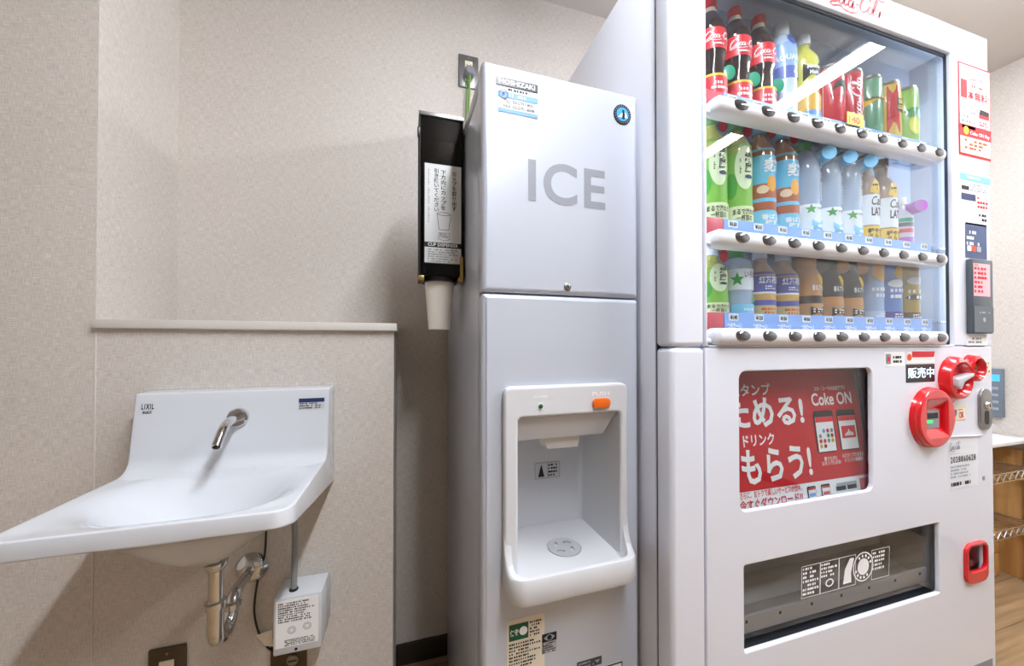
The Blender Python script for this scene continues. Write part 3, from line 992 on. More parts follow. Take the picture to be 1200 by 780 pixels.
text('label_text', vtext('引き抜いてください'), PBLACK, lbl, lxb - lw * .75, lxb - lw * .61, lza - lh * .48, lza - lh * .05, f5, .015)
dashes('label_fine_text', PGREY, lbl, lxb - lw * .9, lxb - lw * .85, lza - lh * .6, lza - lh * .06, 26, f5, 21, pitch=.004)
bx_ = MB()
bw = .0007
for a, b_, c_, d2 in ((lxa, lxb, lza - .0012, lza), (lxa, lxb, lzb, lzb + .0012), (lxa, lxa + .0012, lzb, lza), (lxb - .0012, lxb, lzb, lza)):
    bx_.quad(f5(a, c_), f5(b_, c_), f5(b_, d2), f5(a, d2))
cxm = lxa + lw * .52
ct, cb = lza - lh * .5, lza - lh * .66


def line2(mb, a, b, w_, fn):
    d = Vector((b[0] - a[0], b[1] - a[1])); n = Vector((-d.y, d.x)).normalized() * w_ / 2
    mb.quad(fn(a[0] + n.x, a[1] + n.y), fn(b[0] + n.x, b[1] + n.y), fn(b[0] - n.x, b[1] - n.y), fn(a[0] - n.x, a[1] - n.y))


cu_pts = [(cxm - .016, ct), (cxm - .011, cb), (cxm + .011, cb), (cxm + .016, ct)]
for a, b_ in zip(cu_pts, cu_pts[1:]): line2(bx_, a, b_, .001, f5)
el = [(cxm + .016 * math.cos(2 * PI * i / 14), ct + .0035 * math.sin(2 * PI * i / 14)) for i in range(15)]
for a, b_ in zip(el, el[1:]): line2(bx_, a, b_, .001, f5)
pz0, pz1 = lza - lh * .735, lza - lh * .69
for a, b_ in (((cxm - .012, pz0), (cxm + .012, pz0)), ((cxm + .012, pz0), (cxm + .012, pz1)), ((cxm + .012, pz1), (cxm - .012, pz1)), ((cxm - .012, pz1), (cxm - .012, pz0)),
              ((cxm - .016, pz0 - .003), (cxm, pz0 - .008)), ((cxm, pz0 - .008), (cxm + .016, pz0 - .003))): line2(bx_, a, b_, .0008, f5)
build('pictogram', bx_, PBLACK, lbl, smooth=0, recalc=False)
text('pull_text', 'PULL', PBLACK, lbl, cxm - .009, cxm + .009, pz0 + .0015, pz1 - .0015, f5, .01)
bz_a, bz_b = lza - lh * .79, lza - lh * .84
build('name_band', MB().quad(f5(lxa, bz_b), f5(lxb, bz_b), f5(lxb, bz_a), f5(lxa, bz_a)), PBLACK, lbl, smooth=0, recalc=False)
text('name_text', 'CUP DISPENSER', PWHITE, lbl, lxa + lw * .1, lxb - lw * .1, bz_b + .0025, bz_a - .0015, flat(DY - .0018), .015)
dashes('fine_print', PGREY, lbl, lxa + lw * .1, lxb - lw * .08, lzb + .002, bz_b - .003, 6, f5, 22, pitch=.003)
# the paper cup at the mouth
cz1 = dz0 + .012; cz0_ = onY(519, 385, ccy)[1]
cz0_ = onY(519, 385.5, ccy - .02)[1]
pcup = build('paper_cup', MB().lathe([(.0, .002), (.0245, .002), (.0245, 0), (.0258, 0), (.0365, cz1 - cz0_ - .003), (.0385, cz1 - cz0_ - .003), (.0385, cz1 - cz0_), (.035, cz1 - cz0_), (.0245, .004)],
                                     (ccx, ccy, cz0_), seg=36), mat('paper_white', 'f0ece2', .7, noise=.02), smooth=40)
tag(pcup, 'white paper cup hanging from the mouth of the black dispenser', 'cup')

# outlet behind the ice dispenser, plug and cord
oxa = onY(537, 84, YB)[0]; oxb = onY(560.5, 84, YB)[0]; oza = onY(548, 66, YB)[1]; ozb = onY(548, 104, YB)[1]
to = outlet('wall_outlet', 'grey steel plate power outlet high on the wall behind the ice dispenser', (oxa + oxb) / 2, (oza + ozb) / 2, YB, mat('steel_plate', '8f9092', .3, metal=.85, noise=.05), oxb - oxa, oza - ozb)
ocx, ocz = (oxa + oxb) / 2, (oza + ozb) / 2
tpl = thing('power_plug', 'grey power plug with green cord in the high wall outlet', 'plug', (ocx, YB - .02, ocz - .02))
build('plug_body', MB().lathe([(0, .03), (.012, .03), (.017, .024), (.018, .008), (.016, 0)], (ocx, YB - .009, ocz - .016), 'Y', 16), mat('plug_grey', '7c7f84', .4, noise=.05), tpl)
build('cord', MB().tube(catmull([(ocx, YB - .03, ocz - .03), (ocx - .001, YB - .032, ocz - .07), (ocx - .004, YB - .03, ocz - .15), (ocx - .005, YB - .025, ocz - .4)], 5), .004, 8), mat('cord_green', '7f9a4e', .5, noise=.1), tpl)
build('earth_wire', MB().tube(catmull([(ocx - .006, YB - .03, ocz - .025), (ocx - .01, YB - .028, ocz - .08), (ocx - .012, YB - .026, ocz - .16), (ocx - .012, YB - .02, ocz - .4)], 5), .0022, 8), mat('wire_green', '4f8f3a', .5, noise=.1), tpl)
# ------------------------------------------------------------------ vending machine
VY = .56
V = lambda px, py, y=VY: onY(px, py, y)
VL = V(786.5, 400)[0]; VR = V(1162, 400)[0]
VT = V(1157, 45.4)[1]
VSEAM = V(1000, 406)[1]
gx0, gx1 = V(829, 300)[0], V(1116.5, 250)[0]
gz0 = VSEAM + .002; gz1 = (V(1116, 64)[1] + V(985, 12)[1]) / 2
DT = .045                        # door thickness
t_v = thing('vending_machine', 'large white drink vending machine with red coin fittings and lit display window', 'vending machine', ((VL + VR) / 2, .9, 0))
CB = YB - .012
IN0, IN1, INZ0, INZ1, IY = gx0 - .03, gx1 + .06, gz0 - .02, VT - .03, .668
TH = VY + .01                    # back of the thin door skin
# outer cabinet: hollow behind the display window and the lower openings
DYB = VY + DT
build('cabinet_side', MB().box(VL + .004, VL + .02, DYB + .004, CB, .05, VT - .002), WHITE2, t_v, bevel=.003)
build('cabinet_side', MB().box(VR - .02, VR - .004, DYB + .004, CB, .05, VT - .004), WHITE2, t_v, bevel=.003)
build('cabinet_roof', MB().box(VL + .018, VR - .018, DYB + .004, CB, VT - .016, VT - .003), WHITE2, t_v, smooth=0)
build('cabinet_back', MB().box(VL + .02, VR - .02, CB - .015, CB, .05, VT - .02), WHITE2, t_v, smooth=0)
build('cabinet_base', MB().box(VL + .02, VR - .02, DYB + .004, CB - .015, .05, .08), WHITE2, t_v, smooth=0)
build('plinth', MB().box(VL + .03, VR - .03, VY + .05, CB - .03, 0, .05), SEAM, t_v, smooth=0)
build('door_gasket', MB().box(VL + .006, VL + .03, DYB, DYB + .004, .06, VT - .006), SEAM, t_v, smooth=0)
# doors
ur = V(1118, 260)[0]
stx = V(827.6, 600)[0]
build('door_stile', plate([rrect(VL, stx - .0003, VSEAM + .0008, VT, .01)], VY, DYB, .009), WHITE, t_v)
build('door_stile', plate([rrect(VL, stx - .0003, .06, VSEAM - .0008, .01)], VY, DYB, .009), WHITE, t_v)
up = build('upper_door', plate([[(stx, VSEAM + .001), (VR, VSEAM + .001), (VR, VT), (stx, VT)], rrect(gx0, gx1, gz0 + .001, gz1, .006)], VY, TH, .003), WHITE, t_v)
build('door_top_edge', MB().box(stx, VR, TH - .001, DYB, VT - .012, VT), WHITE, t_v, bevel=.003)
build('door_right_edge', MB().box(VR - .012, VR, TH - .001, DYB, .06, VT - .012), WHITE, t_v, bevel=.003)
dx0_, dx1_ = V(867, 510)[0], V(1022.5, 500)[0]
dz1_ = (V(868, 434)[1] + V(1021, 432)[1]) / 2; dz0_ = (V(869, 600)[1] + V(1020, 574)[1]) / 2
sx0, sx1 = V(872.5, 710)[0], V(1101, 650)[0]
sz1 = (V(873.4, 662)[1] + V(1100, 613)[1]) / 2; sz0 = (V(873.4, 764)[1] + V(1101.6, 695)[1]) / 2
rx0, rx1 = V(1129, 657)[0], V(1154.5, 657)[0]
rz1, rz0 = V(1142, 634)[1], V(1142, 681)[1]
lo = build('lower_door', plate([[(stx, .06), (VR, .06), (VR, VSEAM - .001), (stx, VSEAM - .001)], rrect(dx0_, dx1_, dz0_, dz1_, .016), rrect(sx0, sx1, sz0, sz1, .004), rrect(rx0 + .006, rx1 - .006, rz0 + .006, rz1 - .006, .02)], VY, TH, .003), WHITE, t_v)
hx = V(1111, 40)[0]
build('header_seam', MB().box(hx, hx + .0012, VY - .0003, VY + .001, gz1 + .012, VT - .009), PLGREY, up, smooth=0)
build('window_trim', plate([rrect(gx0 - .001, gx1 + .001, gz0, gz1 + .001, .006), rrect(gx0 + .0015, gx1 - .0025, gz0 + .003, gz1 - .005, .004)], VY + .008, VY + .013), mat('trim_dark', '3a4650', .35, noise=.05), up)
# script wordmark on the header
lg0 = V(1037, 10)[0] - .185; lg1 = V(1037, 12)[0]
lz0 = V(1010, 15.5)[1] - .002
logo('wordmark', PRED, up, lg0, lg1, lz0 - .008, lz0 + .052, flat(VY - .0006))
# interior
INW = mat('interior_white', 'cdd3de', .4, noise=.02)
INB = mat('interior_blue', 'bccbe4', .45, noise=.05, nscale=4)
build('interior_back', MB().box(IN0, IN1, IY, IY + .006, INZ0, INZ1), INB, t_v, smooth=0)
build('interior_side', MB().box(IN0 - .006, IN0, DYB, IY, INZ0, INZ1), INW, t_v, smooth=0)
build('interior_side', MB().box(IN1, IN1 + .006, TH, IY, INZ0, INZ1), INW, t_v, smooth=0)
build('interior_top', MB().box(IN0, IN1, TH, IY, INZ1, INZ1 + .006), INW, t_v, smooth=0)
build('interior_floor', MB().box(IN0, IN1, TH, IY, INZ0 - .006, INZ0), INW, t_v, smooth=0)
TE = mat('tube_light', 'f4f8ff', .5, emit=TUBE)
for xx, yy in ((IN0 + .016, DYB + .01), (IN1 - .013, VY + .018)):
    build('light_tube', MB().lathe([(.006, INZ0 + .03), (.006, INZ1 - .03)], (xx, yy, 0), seg=10), TE, t_v)
build('window_glass', MB().box(gx0 + .001, gx1 - .001, VY + .019, VY + .022, gz0, gz1), GLASS, t_v, smooth=0)
# selection rails, price strips, shelves
railz = [1.489, 1.2275, 1.0345]
RX0, RX1 = V(843, 394, .548)[0], V(1112, 394, .548)[0]
b0 = V(870.7, 394, .546)[0]; b9 = V(1103.5, 394, .546)[0]
SLOT = [b0 + (b9 - b0) * i / 9 for i in range(10)]
PR = [[190, 190, 190, 180, 180, 140, 140, 140, 140, 140], [160, 160, 160, 160, 110, 140, 140, 140, 150, 150], [140, 120, 150, 150, 150, 150, 150, 130, 130, 130]]
STRIP = mat('strip_blue', '8fb2ee', .4, noise=.03)
RAILM = mat('rail_white', 'e6e8ec', .3, coat=.4, noise=.01)
BTN = mat('button_lens', '7d8086', .08, metal=.9, noise=.1, nscale=30)
BASEZ = []
SHELFM = glass('shelf_clear', 'eef3f8', 1.45, .1, 'dfe6f0', .25)
pbase = mat('price_card', 'f2f4f6', .45, noise=.01)
for ri, rz_ in enumerate(railz):
    prof = []
    hh, dd = .0165, .017
    for i in range(13):
        a = R(-90 + 180 * i / 12)
        prof.append((VY + .002 - dd * math.cos(a) ** .7, rz_ + hh * math.sin(a)))
    prof = [(VY + .018, rz_ - hh)] + prof + [(VY + .018, rz_ + hh)]
    n = len(prof)
    xs_ = [(RX0, .55), (RX0 + .003, .86), (RX0 + .008, 1), (RX1 - .008, 1), (RX1 - .003, .86), (RX1, .55)]
    vs = []
    for x, s in xs_:
        for (yy, zz) in prof: vs.append((x, VY + .018 + (yy - VY - .018) * s, rz_ + (zz - rz_) * s))
    fs = [(j * n + i, j * n + (i + 1) % n, (j + 1) * n + (i + 1) % n, (j + 1) * n + i) for j in range(len(xs_) - 1) for i in range(n)]
    fs += [tuple(range(n)), tuple((len(xs_) - 1) * n + i for i in range(n))]
    rl = build('selection_rail', MB().add(vs, fs), RAILM, t_v, smooth=50)
    for i, x in enumerate(SLOT):
        build('button', MB().sphere((x, VY - .0118, rz_ + .001), .0225, .006, .0108, 20, 8), BTN, rl)
    build('rail_bracket', MB().tube([(gx0 - .004, VY + .017, rz_ - .012), (gx0 + .012, VY + .012, rz_ - .008), (RX0 + .004, VY + .012, rz_ - .01)], [.004, .006, .005], 10), RAILM, rl)
    sb = rz_ + .012; stp = rz_ + .05
    st = build('price_strip', MB().box(gx0 + .066, RX1 + .014, VY + .0235, VY + .0255, sb, stp), STRIP, t_v, smooth=0)
    fY = flat(VY + .0222); fY2 = flat(VY + .0215)
    for i, x in enumerate(SLOT):
        xx = x + .018
        card('price_card', pbase, st, xx - .0125, xx + .0125, stp - .0165, stp - .002, VY + .0235, .0006, .002)
        text('price_print', '¥%d' % PR[ri][i], PBLACK, st, xx - .0095, xx + .0095, stp - .014, stp - .0045, fY, .03)
        text('cold_print', 'つめた～い', PWHITE, st, xx - .018, xx + .02, sb + .004, stp - .021, fY2, .02)
    build('end_block', MB().box(gx0 + .02, gx0 + .065, VY + .0235, VY + .0265, rz_ + .014, rz_ + .05), mat('block_red', 'd9606c', .4, noise=.05), t_v, bevel=.002)
    zz = rz_ + .046
    BASEZ.append(zz)
    build('shelf', MB().box(IN0, IN1, VY + .0275, IY, zz - .005, zz), SHELFM, t_v, smooth=0)
# orange sale card on the top strip
xs0 = V(992, 140, VY + .02)[0]; xs1 = V(1011, 146, VY + .02)[0]
zs1 = V(1000, 133, VY + .02)[1]; zs0 = V(1000, 147, VY + .02)[1]
so = card('sale_card', PYEL, t_v, xs0, xs1, zs0, zs1, VY + .0188, .0006)
text('sale_print', '140', mat('print_orange', 'e8501c', .5, noise=.02), so, xs0 + .004, xs1 - .012, zs0 + .004, zs1 - .008, flat(VY + .0178), .04)

# --- display poster behind the lower window
PB, PT = VY + .019, VY + .055           # leans back towards the top
pzb, pzt = dz0_ - .03, dz1_ - .006
pk = (PT - PB) / (pzt - pzb)
PY = lambda z: PB + (z - pzb) * pk


def PP(px, py):
    d = ray(px, py)
    # y = PB + (z-pzb)*pk ; point = eye + s d
    s = (PB + (EYE - pzb) * pk) / (d.y - d.z * pk)
    return d.x * s, EYE + d.z * s


fP = lambda off: (lambda x, z: (x, PY(z) - off, z))
px1 = PP(1012, 510)[0]; px0 = dx0_ - .03
zred = (PP(865, 577)[1] + PP(1018, 555)[1]) / 2
q = fP(0)
po = build('app_poster', MB().quad(q(px0, pzb), q(px1, pzb), q(px1, pzt), q(px0, pzt)), PWHITE, t_v, smooth=0, recalc=False)
q = fP(.0006)
build('poster_red', MB().quad(q(px0, zred), q(px1, zred), q(px1, pzt), q(px0, pzt)), mat('poster_red', 'c81626', .45, noise=.02), po, smooth=0, recalc=False)
q = fP(.0012); q2 = fP(.0018); q3 = fP(.0024)


def ptext(name, body, m, xa, xb, xm, ya, yb, bold=.022, shear=0):
    x0 = PP(xa, (ya + yb) / 2)[0]; x1 = PP(xb, (ya + yb) / 2)[0]
    return text(name, body, m, po, x0, x1, PP(xm, yb)[1], PP(xm, ya)[1], q, bold, shear)


ptext('poster_text', 'スタンプ', PWHITE, 855, 902, 880, 449.5, 463.5)
ptext('poster_text', 'ためる!', PWHITE, 851, 941, 900, 464.5, 500, .03)
ptext('poster_text', 'ドリンク', PWHITE, 870, 907, 889, 508, 522)
ptext('poster_text', 'もらう!', PWHITE, 868, 951, 910, 523, 564, .03)
ptext('poster_text', 'コカ・コーラの公式アプリ', PWHITE, 953, 989, 971, 452, 457, .015)
ptext('poster_text', 'Coke ON', PWHITE, 950, 997, 973, 459.5, 474, .02)
ptext('poster_text', '買うたびに\nスタンプたまる!', PWHITE, 962, 985, 974, 534, 544, .015)
ptext('poster_text', '15スタンプたまると\nドリンク1本無料!', PWHITE, 987, 1012, 999, 529.5, 540.5, .015)
ptext('poster_text', 'さらに、おトクで楽しいサービスが続々。', PRED, 866, 940, 903, 571.5, 580, .012)
ptext('poster_text', '今すぐダウンロード!!', PRED, 866, 941, 903, 581, 593.5, .02)


def phone(xa, xb, ya, yb, xm, kind, scale=1):
    x0 = PP(xa, (ya + yb) / 2)[0]; x1 = PP(xb, (ya + yb) / 2)[0]; z1 = PP(xm, ya)[1]; z0 = PP(xm, yb)[1]
    w_, h_ = x1 - x0, z1 - z0
    rr = rrect(x0, x1, z0, z1, w_ * .12, 4)
    ph = build('phone_picture', MB().quad(*[q(*p) for p in rr]), PBLACK, po, smooth=0, recalc=False)
    R4 = lambda a, b, c, d, qq=q2: [qq(a, c), qq(b, c), qq(b, d), qq(a, d)]
    build('phone_screen', MB().quad(*R4(x0 + w_ * .06, x1 - w_ * .06, z0 + h_ * .03, z1 - h_ * .15)), PWHITE, po, smooth=0, recalc=False)
    build('screen_bar', MB().quad(*R4(x0 + w_ * .06, x1 - w_ * .06, z1 - h_ * .27, z1 - h_ * .15, q3)), PRED, po, smooth=0, recalc=False)
    if kind == 0:
        cols = ['print_red', 'print_green', 'print_blue', 'print_yellow', 'print_navy', 'print_grey']
        rnd = random.Random(4)
        for c in cols:
            mb_ = MB()
            for r_ in range(4):
                for k in range(4):
                    if rnd.randrange(6) == cols.index(c) and not (r_ == 3 and k > 1):
                        cx_, cz_ = x0 + w_ * (.2 + .2 * k), z0 + h_ * (.52 - .12 * r_)
                        mb_.quad(*[q3(cx_ + w_ * .075 * math.cos(2 * PI * j / 10), cz_ + w_ * .075 * math.sin(2 * PI * j / 10)) for j in range(10)])
            if mb_.v: build('app_icon', mb_, MATS[c], po, smooth=0, recalc=False)
    elif kind == 1:
        build('screen_panel', MB().quad(*R4(x0 + w_ * .14, x1 - w_ * .14, z0 + h_ * .3, z0 + h_ * .6, q3)), PRED, po, smooth=0, recalc=False)
        hb = MB()
        for k, hgt in enumerate((.05, .09, .15, .1, .07)):
            xa_ = x0 + w_ * (.28 + .09 * k)
            hb.quad(*R4(xa_, xa_ + w_ * .07, z0 + h_ * .36, z0 + h_ * (.36 + hgt), fP(.003)))
        build('screen_mark', hb, PWHITE, po, smooth=0, recalc=False)
    else:
        build('screen_panel', MB().quad(*R4(x0 + w_ * .14, x1 - w_ * .14, z0 + h_ * .2, z0 + h_ * .45, q3)), PBLUE if kind == 2 else PRED, po, smooth=0, recalc=False)


phone(954.5, 978, 480.5, 530, 967, 0)
phone(981.5, 1004, 479, 527, 993, 1)
phone(946, 956, 569, 584, 951, 2)
phone(962, 972.5, 566.5, 581.5, 967, 3)
for xa, xb, ya, yb, mm in ((979, 990.5, 569, 574, PBLACK), (992, 1003, 567, 572, PBLACK), (979, 1003, 564, 568, PLGREY), (1006, 1020, 559, 576, mat('print_pinkred', 'd95a66', .5, noise=.02))):
    x0 = PP(xa, ya)[0]; x1 = PP(xb, ya)[0]; xm = (xa + xb) / 2
    build('poster_badge', MB().quad(*[q(a, b) for a, b in rrect(x0, x1, PP(xm, yb)[1], PP(xm, ya)[1], .001, 3)]), mm, po, smooth=0, recalc=False)
build('poster_case_back', MB().box(dx0_ - .03, dx1_ + .03, VY + .07, VY + .074, dz0_ - .03, dz1_ + .02), mat('case_red', 'c81626', .45, noise=.03), t_v, smooth=0)
build('poster_case_top', MB().box(dx0_ - .03, dx1_ + .03, TH, VY + .07, dz1_ + .012, dz1_ + .016), STEEL, t_v, smooth=0)
for k, (a, b) in enumerate(((.02, .045), (.055, .085), (.13, .2), (.24, .265), (.285, .31))):
    build('case_slot', MB().box(dx0_ + a, dx0_ + b, VY + .064, VY + .0695, dz1_ - .014, dz1_ - .002), SEAM, t_v, smooth=0)
st_ = MB()
qe = fP(.002)
st_.quad(qe(px1, pzb), qe(px1 + .012, pzb), qe(px1 + .012, pzt), qe(px1, pzt))
build('poster_clip_strip', st_, STEEL, po, smooth=0, recalc=False)
build('poster_glass', MB().box(dx0_ - .012, dx1_ + .012, VY + .0115, VY + .0135, dz0_ - .012, dz1_ + .012), GLASS, t_v, smooth=0)

# --- delivery slot
RB = VY + .13
build('chute_back', MB().add([(sx0 - .03, RB, sz1 + .03), (sx1 + .03, RB, sz1 + .03), (sx1 + .03, RB, sz0 + .05), (sx0 - .03, RB, sz0 + .05), (sx0 - .03, VY + .09, sz0 + .012), (sx1 + .03, VY + .09, sz0 + .012),
                              (sx0 - .03, VY + .06, sz0 + .005), (sx1 + .03, VY + .06, sz0 + .005)],
                             [(0, 1, 2, 3), (3, 2, 5, 4), (4, 5, 7, 6)]), DSTEEL, t_v, smooth=0, recalc=False)
for xa in (sx0 - .03, sx1 + .03):
    build('chute_cheek', MB().box(xa - .002, xa + .002, TH, RB, sz0 - .02, sz1 + .03), DSTEEL, t_v, smooth=0)
build('chute_roof', MB().box(sx0 - .03, sx1 + .03, TH, RB, sz1 + .03, sz1 + .034), SEAM, t_v, smooth=0)
build('chute_floor', MB().box(sx0 - .03, sx1 + .03, TH, RB, sz0 - .02, sz0 - .016), SEAM, t_v, smooth=0)
lipm = build('metal_lip', MB().extr([(sx0 + .004, sz0 + .014), (sx1 - .004, sz0 + .014), (sx1 - .002, sz0 + .05), (sx0 + .002, sz0 + .05)], VY + .022, VY + .028), mat('lip_steel', 'c2c0bc', .4, metal=.3, noise=.05), t_v, bevel=.002)
for k in range(7):
    xx = sx0 + .03 + (sx1 - sx0 - .06) * k / 6
    build('lip_hole', MB().box(xx - .003, xx + .003, VY + .0215, VY + .0222, sz0 + .036, sz0 + .042), BLACK, lipm, smooth=0)
for px_, py_ in ((906, 709), (1075, 667)):
    xx, zz = onY(px_, py_, VY + .1)
    build('round_catch', MB().lathe([(0, .004), (.012, .004), (.017, .01), (.021, .01), (.023, 0)], (xx, VY + .115, zz), 'Y', 20), STEEL, t_v)
# smoky flap hanging from the top edge, tilted inwards at the bottom
fz1, fz0 = sz1 - .001, sz0 + .012
FY = lambda z: VY + .0115 + (fz1 - z) * .02
fl_v = build('flap', MB().add([(sx0 + .003, FY(fz1), fz1), (sx1 - .003, FY(fz1), fz1), (sx1 - .003, FY(fz0), fz0), (sx0 + .003, FY(fz0), fz0),
                               (sx0 + .003, FY(fz1) + .003, fz1), (sx1 - .003, FY(fz1) + .003, fz1), (sx1 - .003, FY(fz0) + .003, fz0), (sx0 + .003, FY(fz0) + .003, fz0)],
                              [(0, 1, 2, 3), (7, 6, 5, 4), (0, 4, 5, 1), (1, 5, 6, 2), (2, 6, 7, 3), (3, 7, 4, 0)]), SMOKE, t_v, smooth=0)
FF = lambda o: (lambda x, z: (x, FY(z) - o, z))
fq = FF(.0008)
W_ = sx1 - sx0
def FX(px, py): return onY(px, py, VY + .014)
pr = MB()
def frame(mb, x0, x1, z0, z1, t_, fn):
    for a, b, c, d in ((x0, x1, z0, z0 + t_), (x0, x1, z1 - t_, z1), (x0, x0 + t_, z0, z1), (x1 - t_, x1, z0, z1)):
        mb.quad(fn(a, c), fn(b, c), fn(b, d), fn(a, d))
za = (FX(934, 663)[1] + FX(1036, 641)[1]) / 2; zb_ = (FX(943, 698)[1] + FX(1043, 675)[1]) / 2
pxs = [FX(a, 668)[0] for a in (938, 960, 982, 1001.5)]
xr0, xr1 = FX(1020, 658)[0], FX(1041, 656)[0]
for a_, b_ in ((pxs[0], pxs[1]), (pxs[1], pxs[2]), (pxs[2], pxs[3]), (xr0, xr1)):
    pr = MB()
    frame(pr, a_, b_, zb_, za, .0012, fq)
    build('print_frame', pr, PWHITE, fl_v, smooth=0, recalc=False)
dashes('flap_print', PWHITE, fl_v, pxs[0] + .004, pxs[1] - .003, zb_ + .004, za - .003, 7, fq, 31, pitch=.007)
dashes('flap_print', PWHITE, fl_v, pxs[1] + .003, pxs[2] - .003, (za + zb_) / 2 - .002, za - .003, 4, fq, 32, pitch=.007)
dashes('flap_print', PWHITE, fl_v, xr0 + .004, xr1 - .003, zb_ + .02, za - .004, 5, fq, 33, pitch=.007)
pic = MB()
xm = (pxs[2] + pxs[3]) / 2; hw = (pxs[3] - pxs[2]) / 2
pic.quad(fq(xm - hw * .5, zb_ + .008), fq(xm + hw * .5, zb_ + .008), fq(xm + hw * .45, zb_ + .03), fq(xm + hw * .8, za - .008), fq(xm + hw * .3, za - .006), fq(xm - hw * .3, zb_ + .04))
build('hand_pictogram', pic, PWHITE, fl_v, smooth=0, recalc=False)
pic = MB()
xm2 = (pxs[1] + pxs[2]) / 2
for k in range(12):
    a, b = 2 * PI * k / 12, 2 * PI * (k + 1) / 12
    pic.quad(*[fq(xm2 + r0 * math.cos(t_), zb_ + .02 + r0 * .7 * math.sin(t_)) for r0, t_ in ((.009, a), (.009, b), (.013, b), (.013, a))])
build('turn_pictogram', pic, PWHITE, fl_v, smooth=0, recalc=False)
pic = MB()
cxx = FX(1010.5, 664)[0]; czz = FX(1010.5, 663)[1]
for k in range(28):
    a, b = 2 * PI * k / 28, 2 * PI * (k + 1) / 28
    for r0, r1 in ((.0, .019), (.031, .034)):
        pic.quad(*[fq(cxx + r_ * math.cos(t_), czz + r_ * math.sin(t_)) for r_, t_ in ((r0 + .0001, a), (r0 + .0001, b), (r1, b), (r1, a))])
    if k % 2 and (k % 14) < 11:
        pic.quad(*[fq(cxx + r_ * math.cos(t_), czz + r_ * math.sin(t_)) for r_, t_ in ((.022, a), (.022, b), (.028, b), (.028, a))])
build('round_seal', pic, PWHITE, fl_v, smooth=0, recalc=False)

# --- red fittings
def ring(name, px, py, wpx0, wpx1, y0, y1, prof, m=RED):
    xa, xb = V(wpx0, py)[0], V(wpx1, py)[0]
    r = ((xb - xa) / 2 + (V(px, y0)[1] - V(px, y1)[1]) / 2) / 2
    cx_, cz_ = (xa + xb) / 2, V(px, (y0 + y1) / 2)[1]
    return build(name, MB().lathe([(a * r, b) for a, b in prof], (cx_, VY, cz_), 'Y', 40), m, t_v), cx_, cz_, r


ba_, bx, bz_, br = ring('bill_slot_ring', 1087, 488, 1064, 1111, 454, 523, [(.9, .001), (.93, .009), (.97, .007), (1.0, 0)])
circ = [(bx + br * .95 * math.cos(2 * PI * i / 44), bz_ + br * .95 * math.sin(2 * PI * i / 44)) for i in range(44)]
build('slot_surround', plate([circ, rrect(bx - br * .52, bx + br * .5, bz_ - br * .6, bz_ + br * .58, br * .1)], VY - .017, VY, .005), RED, ba_)
build('slot_throat', MB().box(bx - br * .66, bx + br * .66, VY - .006, VY + .002, bz_ - br * .66, bz_ + br * .66), RED, ba_, smooth=0)
build('slot_hood', MB().add([(bx - br * .5, VY - .018, bz_ + br * .62), (bx + br * .5, VY - .018, bz_ + br * .62), (bx + br * .5, VY - .007, bz_ + br * .3), (bx - br * .5, VY - .007, bz_ + br * .3)], [(0, 1, 2, 3)]), RED, ba_, smooth=0, recalc=False)
build('slot_hood', MB().add([(bx - br * .5, VY - .018, bz_ - br * .62), (bx + br * .5, VY - .018, bz_ - br * .62), (bx + br * .5, VY - .007, bz_ - br * .36), (bx - br * .5, VY - .007, bz_ - br * .36)], [(0, 1, 2, 3)]), RED, ba_, smooth=0, recalc=False)
build('bill_plate', MB().box(bx - br * .42, bx + br * .3, VY - .0085, VY - .006, bz_ - br * .34, bz_ + br * .24), mat('plate_grey', '9b9fa5', .35, metal=.5, noise=.04), ba_, smooth=0)
build('bill_opening', MB().box(bx - br * .3, bx + br * .22, VY - .0095, VY - .008, bz_ - br * .02, bz_ + br * .16), SEAM, ba_, smooth=0)
build('bill_lamp', MB().box(bx - br * .36, bx - br * .06, VY - .0095, VY - .008, bz_ - br * .16, bz_ - br * .08), mat('lamp_green_lit', '30d060', .4, emit=1.2), ba_, smooth=0)
ca, cx1, cz1_, cr = ring('coin_lever_ring', 1115, 442, 1097.5, 1132.5, 419, 467, [(.0, .002), (.6, .002), (.66, .014), (.76, .02), (.88, .018), (.98, .008), (1.0, 0)])
build('lever_well', MB().lathe([(0, .004), (cr * .62, .003), (cr * .62, .0)], (cx1, VY, cz1_), 'Y', 28), RED, ca)
build('coin_lever', MB().extr([(cx1 - cr * .62, cz1_ - cr * .3), (cx1 - cr * .35, cz1_ - cr * .45), (cx1 - cr * .1, cz1_ - cr * .12), (cx1 + cr * .6, cz1_ + cr * .12), (cx1 + cr * .62, cz1_ + cr * .26), (cx1 - cr * .6, cz1_ + cr * .02)], VY - .026, VY - .004), mat('lever_grey', 'c4c6ca', .3, metal=.3, noise=.02), ca, bevel=.003)
text('lever_print', '返却レバー', PWHITE, ca, cx1 - cr * .34, cx1 + cr * .34, cz1_ + cr * .74, cz1_ + cr * .9, flat(VY - .0212), .02)
cs, cx2, cz2, cr2 = ring('coin_slot_ring', 1136, 431, 1126, 1146, 415.5, 447, [(.0, .003), (.55, .003), (.62, .014), (.74, .019), (.9, .016), (1.0, 0)])
build('coin_plate', MB().lathe([(0, .006), (cr2 * .5, .006), (cr2 * .55, .002)], (cx2, VY, cz2), 'Y', 24), mat('coin_brass', 'b2a888', .35, metal=.7, noise=.05), cs)
build('coin_opening', MB().box(cx2 - .011, cx2 + .011, VY - .0068, VY - .0058, cz2 - .002, cz2 + .002), BLACK, cs, smooth=0)
neck = MB().extr([(bx + br * .45, bz_ + br * .6), (bx + br * .95, bz_ + br * .35), (cx1 + cr * .1, cz1_ - cr * .8), (cx1 - cr * .5, cz1_ - cr * .7)], VY - .01, VY)
build('ring_bridge', neck, RED, t_v, bevel=.002)
